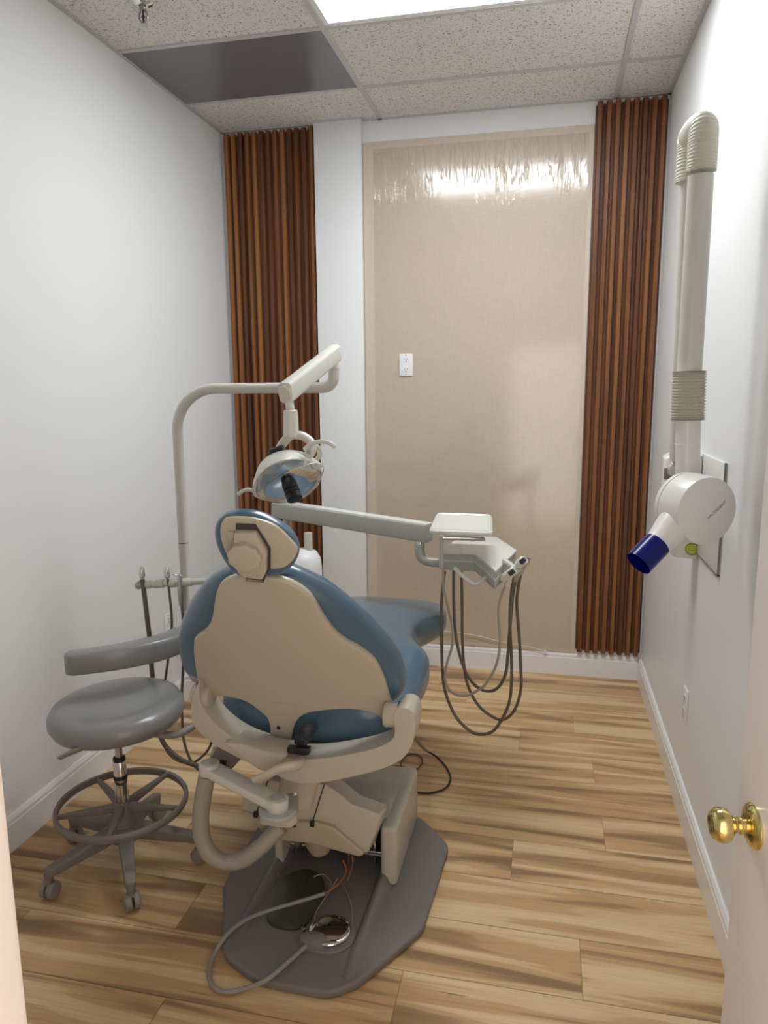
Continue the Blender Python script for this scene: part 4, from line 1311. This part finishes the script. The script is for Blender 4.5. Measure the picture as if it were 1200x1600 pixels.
# curved support tube and armrest
zt2 = .765
ap = [(-.655, -2.072), (-.570, -2.025), (-.488, -1.965), (-.412, -1.878), (-.365, -1.760), (-.335, -1.66)]
bm = B()
tube(bm, [ctr + V((.06, .02, .485)), ctr + V((.15, .01, .475)), ctr + V((.215, .03, .475)), V((-.235, -1.93, .50)), V((-.225, -1.86, .58)), V((-.25, -1.79, .68)), V((-.33, -1.72, .725))], .0125, 14, 8)
obj('armrest_tube', bm, M['tubestool'], S)
P = smooth_path([V((x, y, 0)) for x, y in ap], 6)
bm = B(); rings = []
nseg = len(P)
for i, p in enumerate(P):
    T_ = (P[min(i + 1, nseg - 1)] - P[max(i - 1, 0)]).normalized(); sd = V((-T_.y, T_.x, 0))
    t_ = i / (nseg - 1)
    e = min(1.0, .55 + min(t_, 1 - t_) * 9)
    w_ = .036 + .012 * t_; hh = .040 + .004 * t_
    if i == 0 or i == nseg - 1: e = .55
    zc_ = zt2 - hh + .012 * t_
    ring = []
    for k in range(24):
        a = 2 * PI * k / 24; c1, s1 = math.cos(a), math.sin(a)
        ring.append(bm.verts.new(V((p.x, p.y, zc_)) + sd * (w_ * e * math.copysign(abs(c1) ** .5, c1)) + V((0, 0, hh * (.75 + .25 * e) * math.copysign(abs(s1) ** .5, s1)))))
    rings.append(ring)
for A, C in zip(rings, rings[1:]):
    for k in range(24): bm.faces.new((A[k], A[(k + 1) % 24], C[(k + 1) % 24], C[k]))
bm.faces.new(rings[0]); bm.faces.new(rings[-1])
obj('armrest_pad', bm, M['stoolvinyl'], S, 50, label='curved grey vinyl armrest pad')

# ------------------------------------------------------------------ wall mounted x-ray unit
XA = 1.33
X = thing('xray_unit', 'wall-mounted dental x-ray with folded cream arm, round white head and blue cone', 'x-ray unit', (XR, -1.5, 1.05))
# wall plate
wp_ = [(1.484 - .001, y, z) for y, z in ((-1.72, 1.065), (-1.72, 1.385), (-1.02, 1.385), (-1.02, 1.065))]
bm = B(); box(bm, (XR - .008, -1.70, 1.045), (XR, -1.20, 1.405), .001)
obj('wall_plate', bm, M['xwhite'], X)
bm = B()
for a, b_ in (((XR - .0092, -1.702, 1.043), (XR - .0030, -1.6985, 1.407)), ((XR - .0095, -1.702, 1.041), (XR - .0002, -1.38, 1.0465)), ((XR - .0095, -1.372, 1.045), (XR - .0075, -1.366, 1.405))):
    box(bm, a, b_)
obj('plate_edge', bm, M['print'], X, label='dark edge line of the wall plate')
bx_p = [(XR - .004, 1.402), (1.372, 1.402), (1.350, 1.388), (1.350, 1.072), (1.400, 1.024), (XR - .004, 1.018)]
bm = B(); prism(bm, [V((x, -1.366, z)) for x, z in bx_p], (0, .10, 0), .008, 3)
bx = obj('control_box', bm, M['xwhite'], X)
def disp(u, v, w_, h_):
    pass
bm = B(); box(bm, (1.438, -1.369, 1.326), (1.466, -1.364, 1.366), .001); 
obj('display', bm, M['print'], bx, label='small grey display')
bm = B(); box(bm, (1.347, -1.369, 1.312), (1.374, -1.362, 1.352), .001)
obj('display', bm, M['print'], bx, label='small grey display')
bm = B(); cyl(bm, (1.458, -1.3655, 1.058), (1.458, -1.3685, 1.058), .0245, n=36)
sk = obj('sticker', bm, M['yellow'], bx, label='round yellow-green warning sticker')
bm = B()
for k in range(6):
    wd = (.012, .018, .020, .019, .015, .010)[k]
    box(bm, (1.458 - wd * .8, -1.3694, 1.0735 - k * .007), (1.458 + wd * .8, -1.3686, 1.0753 - k * .007))
for k in range(40):
    a = 2 * PI * k / 40
    if abs(math.sin(a)) > .15:
        q = V((1.458 + .021 * math.cos(a), -1.369, 1.058 + .021 * math.sin(a))); box(bm, q - V((.0018, .0003, .0018)), q + V((.0018, .0003, .0018)))
obj('sticker_print', bm, M['print'], sk)
def fx(u, v, x):
    d_ = ray(u, v)
    return CP + d_ * ((x - CP.x) / d_.x)
yX = -1.97
tA = py_(1096, 262, yX); tB = py_(1076, 600, yX); 
tC = py_(1075, 745, yX)
# rear thin arm
yR = -1.84
rA = py_(1077, 285, yR); rB = py_(1058, 720, yR)
bm = B(); cyl(bm, rA, rB, .022, n=24)
obj('rear_arm', bm, M['cream'], X)
bm = B(); tube(bm, [py_(1063, 655, yR - .0), py_(1057, 700, yR), py_(1062, 722, yR)], .020, 16, 5, lambda t: .019)
obj('rear_cap', bm, M['greyenamel'], X)
bm = B(); beam(bm, V((rB.x, yR, 1.395)), V((1.42, -1.30, 1.395)), .05, .035)
obj('mount_bracket', bm, M['cream'], X)
bm = B(); tube(bm, [tA + V((0, 0, -.02)), tA.lerp(tB, .5), tB], .0325, 32, 4)
obj('front_arm', bm, M['xray'], X, 60)
# bellows over the top joint
def ribbed(bm, path, r, amp, cyc, n=28):
    P = smooth_path(path, 14)
    L_ = len(P) - 1
    dens = []
    P2 = []
    tot = cyc * 6
    for i in range(tot + 1):
        t = i / tot * L_; j = min(int(t), L_ - 1); P2.append(P[j].lerp(P[j + 1], t - j))
    tube(bm, P2, r, n, 0, lambda t: r + amp * math.cos(t * cyc * 2 * PI))
bm = B(); ribbed(bm, [tA + V((0, 0, -.01)), tA + V((.0, .0, .05)), tA + V((0, .02, .105)), rA + V((0, -.01, .115)), rA + V((0, 0, .07)), rA + V((0, 0, .0))], .0375, .0009, 42)
obj('elbow_bellows', bm, M['bellows'], X, 60, label='ribbed cream elbow cover')
bm = B(); ribbed(bm, [py_(1077, 580, yX), py_(1075.5, 618, yX), py_(1074, 656, yX)], .0435, .0030, 18)
obj('wrist_bellows', bm, M['bellows'], X, 80, label='ribbed cream wrist sleeve')
bm = B(); cyl(bm, py_(1075, 650, yX), tC + V((0, 0, -.02)), .033, n=32)
obj('lower_tube', bm, M['xwhite'], X)
bm = B(); lathe(bm, py_(1074, 694, yX), (0, 0, 1), [(.0332, -.001), (.0338, 0), (.0332, .001)], 32)
obj('tube_ring', bm, M['white'], X)
# head drum
DN = V((.46, -.885, -.02)).normalized()
fcx = py_(1106, 799, -2.12)
dep = .104; RD = .0915
bm = B(); lathe(bm, fcx, -DN, [(.0, -.002), (.082, -.001), (.0895, .003), (RD, .010), (RD + .001, dep - .022)], 64)
dr = obj('head_drum', bm, M['xwhite'], X)
bm = B(); lathe(bm, fcx - DN * (dep - .022), -DN, [(RD - .003, 0), (RD - .003, .004)], 64)
obj('drum_seam', bm, M['print'], dr)
bm = B(); lathe(bm, fcx - DN * (dep - .018), -DN, [(RD + .001, 0), (RD, .014), (.080, .022), (.0, .024)], 64)
obj('drum_back', bm, M['xwhite'], dr)
# cone
bc = fcx - DN * .060 
e1c = py_(1027, 850, -2.14); e2c = py_(990, 884, -2.20)
cd = (e2c - e1c).normalized()
s_c = bc + (e1c - bc) * .45
L1 = (e1c - s_c).length
bm = B(); lathe(bm, s_c, e1c - s_c, [(.052, -.03), (.052, 0), (.044, L1 * .45), (.037, L1 * .85), (.036, L1)], 40)
obj('cone', bm, M['xwhite'], X)
ax = (e1c - s_c).normalized()
bm = B(); lathe(bm, e1c, ax, [(.0368, 0), (.0368, .078), (.0346, .078), (.0346, .004)], 40, cap=False)
obj('collimator', bm, M['bluetube'], X, label='open cobalt-blue plastic tube')
bm = B(); lathe(bm, e1c, ax, [(.0, .006), (.0344, .006), (.0344, .008), (.0, .008)], 32)
obj('collimator_window', bm, M['slot'], X)
# lettering on the drum face
cu = bpy.data.curves.new('lettering', 'FONT'); cu.body = 'HELIODENT'; cu.size = .0112; cu.align_x = 'CENTER'; cu.align_y = 'CENTER'; cu.extrude = .0002; cu.space_character = 1.15
to = bpy.data.objects.new('lettering', cu); COL.objects.link(to)
xr = V((-DN.y, DN.x, 0)).normalized()
if xr.x < 0: xr = -xr
ur = DN.cross(xr).normalized()
if ur.z < 0: ur = -ur
an = math.radians(40)
tx = xr * math.cos(an) + ur * math.sin(an); ty = -xr * math.sin(an) + ur * math.cos(an)
mw = Matrix((tx, ty, DN)).transposed().to_4x4(); mw.translation = pn_(1119, 797, fcx, DN) + DN * .0022
bpy.context.view_layer.update()
dg = bpy.context.evaluated_depsgraph_get()
me = bpy.data.meshes.new_from_object(to.evaluated_get(dg))
bpy.data.objects.remove(to)
bm = bmesh.new(); bm.from_mesh(me); bmesh.ops.transform(bm, matrix=mw, verts=bm.verts)
obj('lettering', bm, M['print'], dr)

# ------------------------------------------------------------------ thin pale cable along the back wall
bm = B()
yw = -.022
M['palecable'] = mat('pale_cable', (0.70, 0.66, 0.58), 0.4, var=0.02)
tube(bm, [py_(640, 985, -.02), py_(672, 984, yw), py_(700, 987, yw), py_(740, 992, yw), py_(785, 1003, yw), py_(825, 1010, yw), py_(850, 1017, yw)], .0025, 8, 6)
lathe(bm, py_(851, 1016, yw - .002), (0, 0, 1), [(.014, -.004), (.003, .006)], 3)
tag(obj('thin_cable', bm, M['palecable']), 'thin pale cable sagging along the back wall above the baseboard', 'cable')
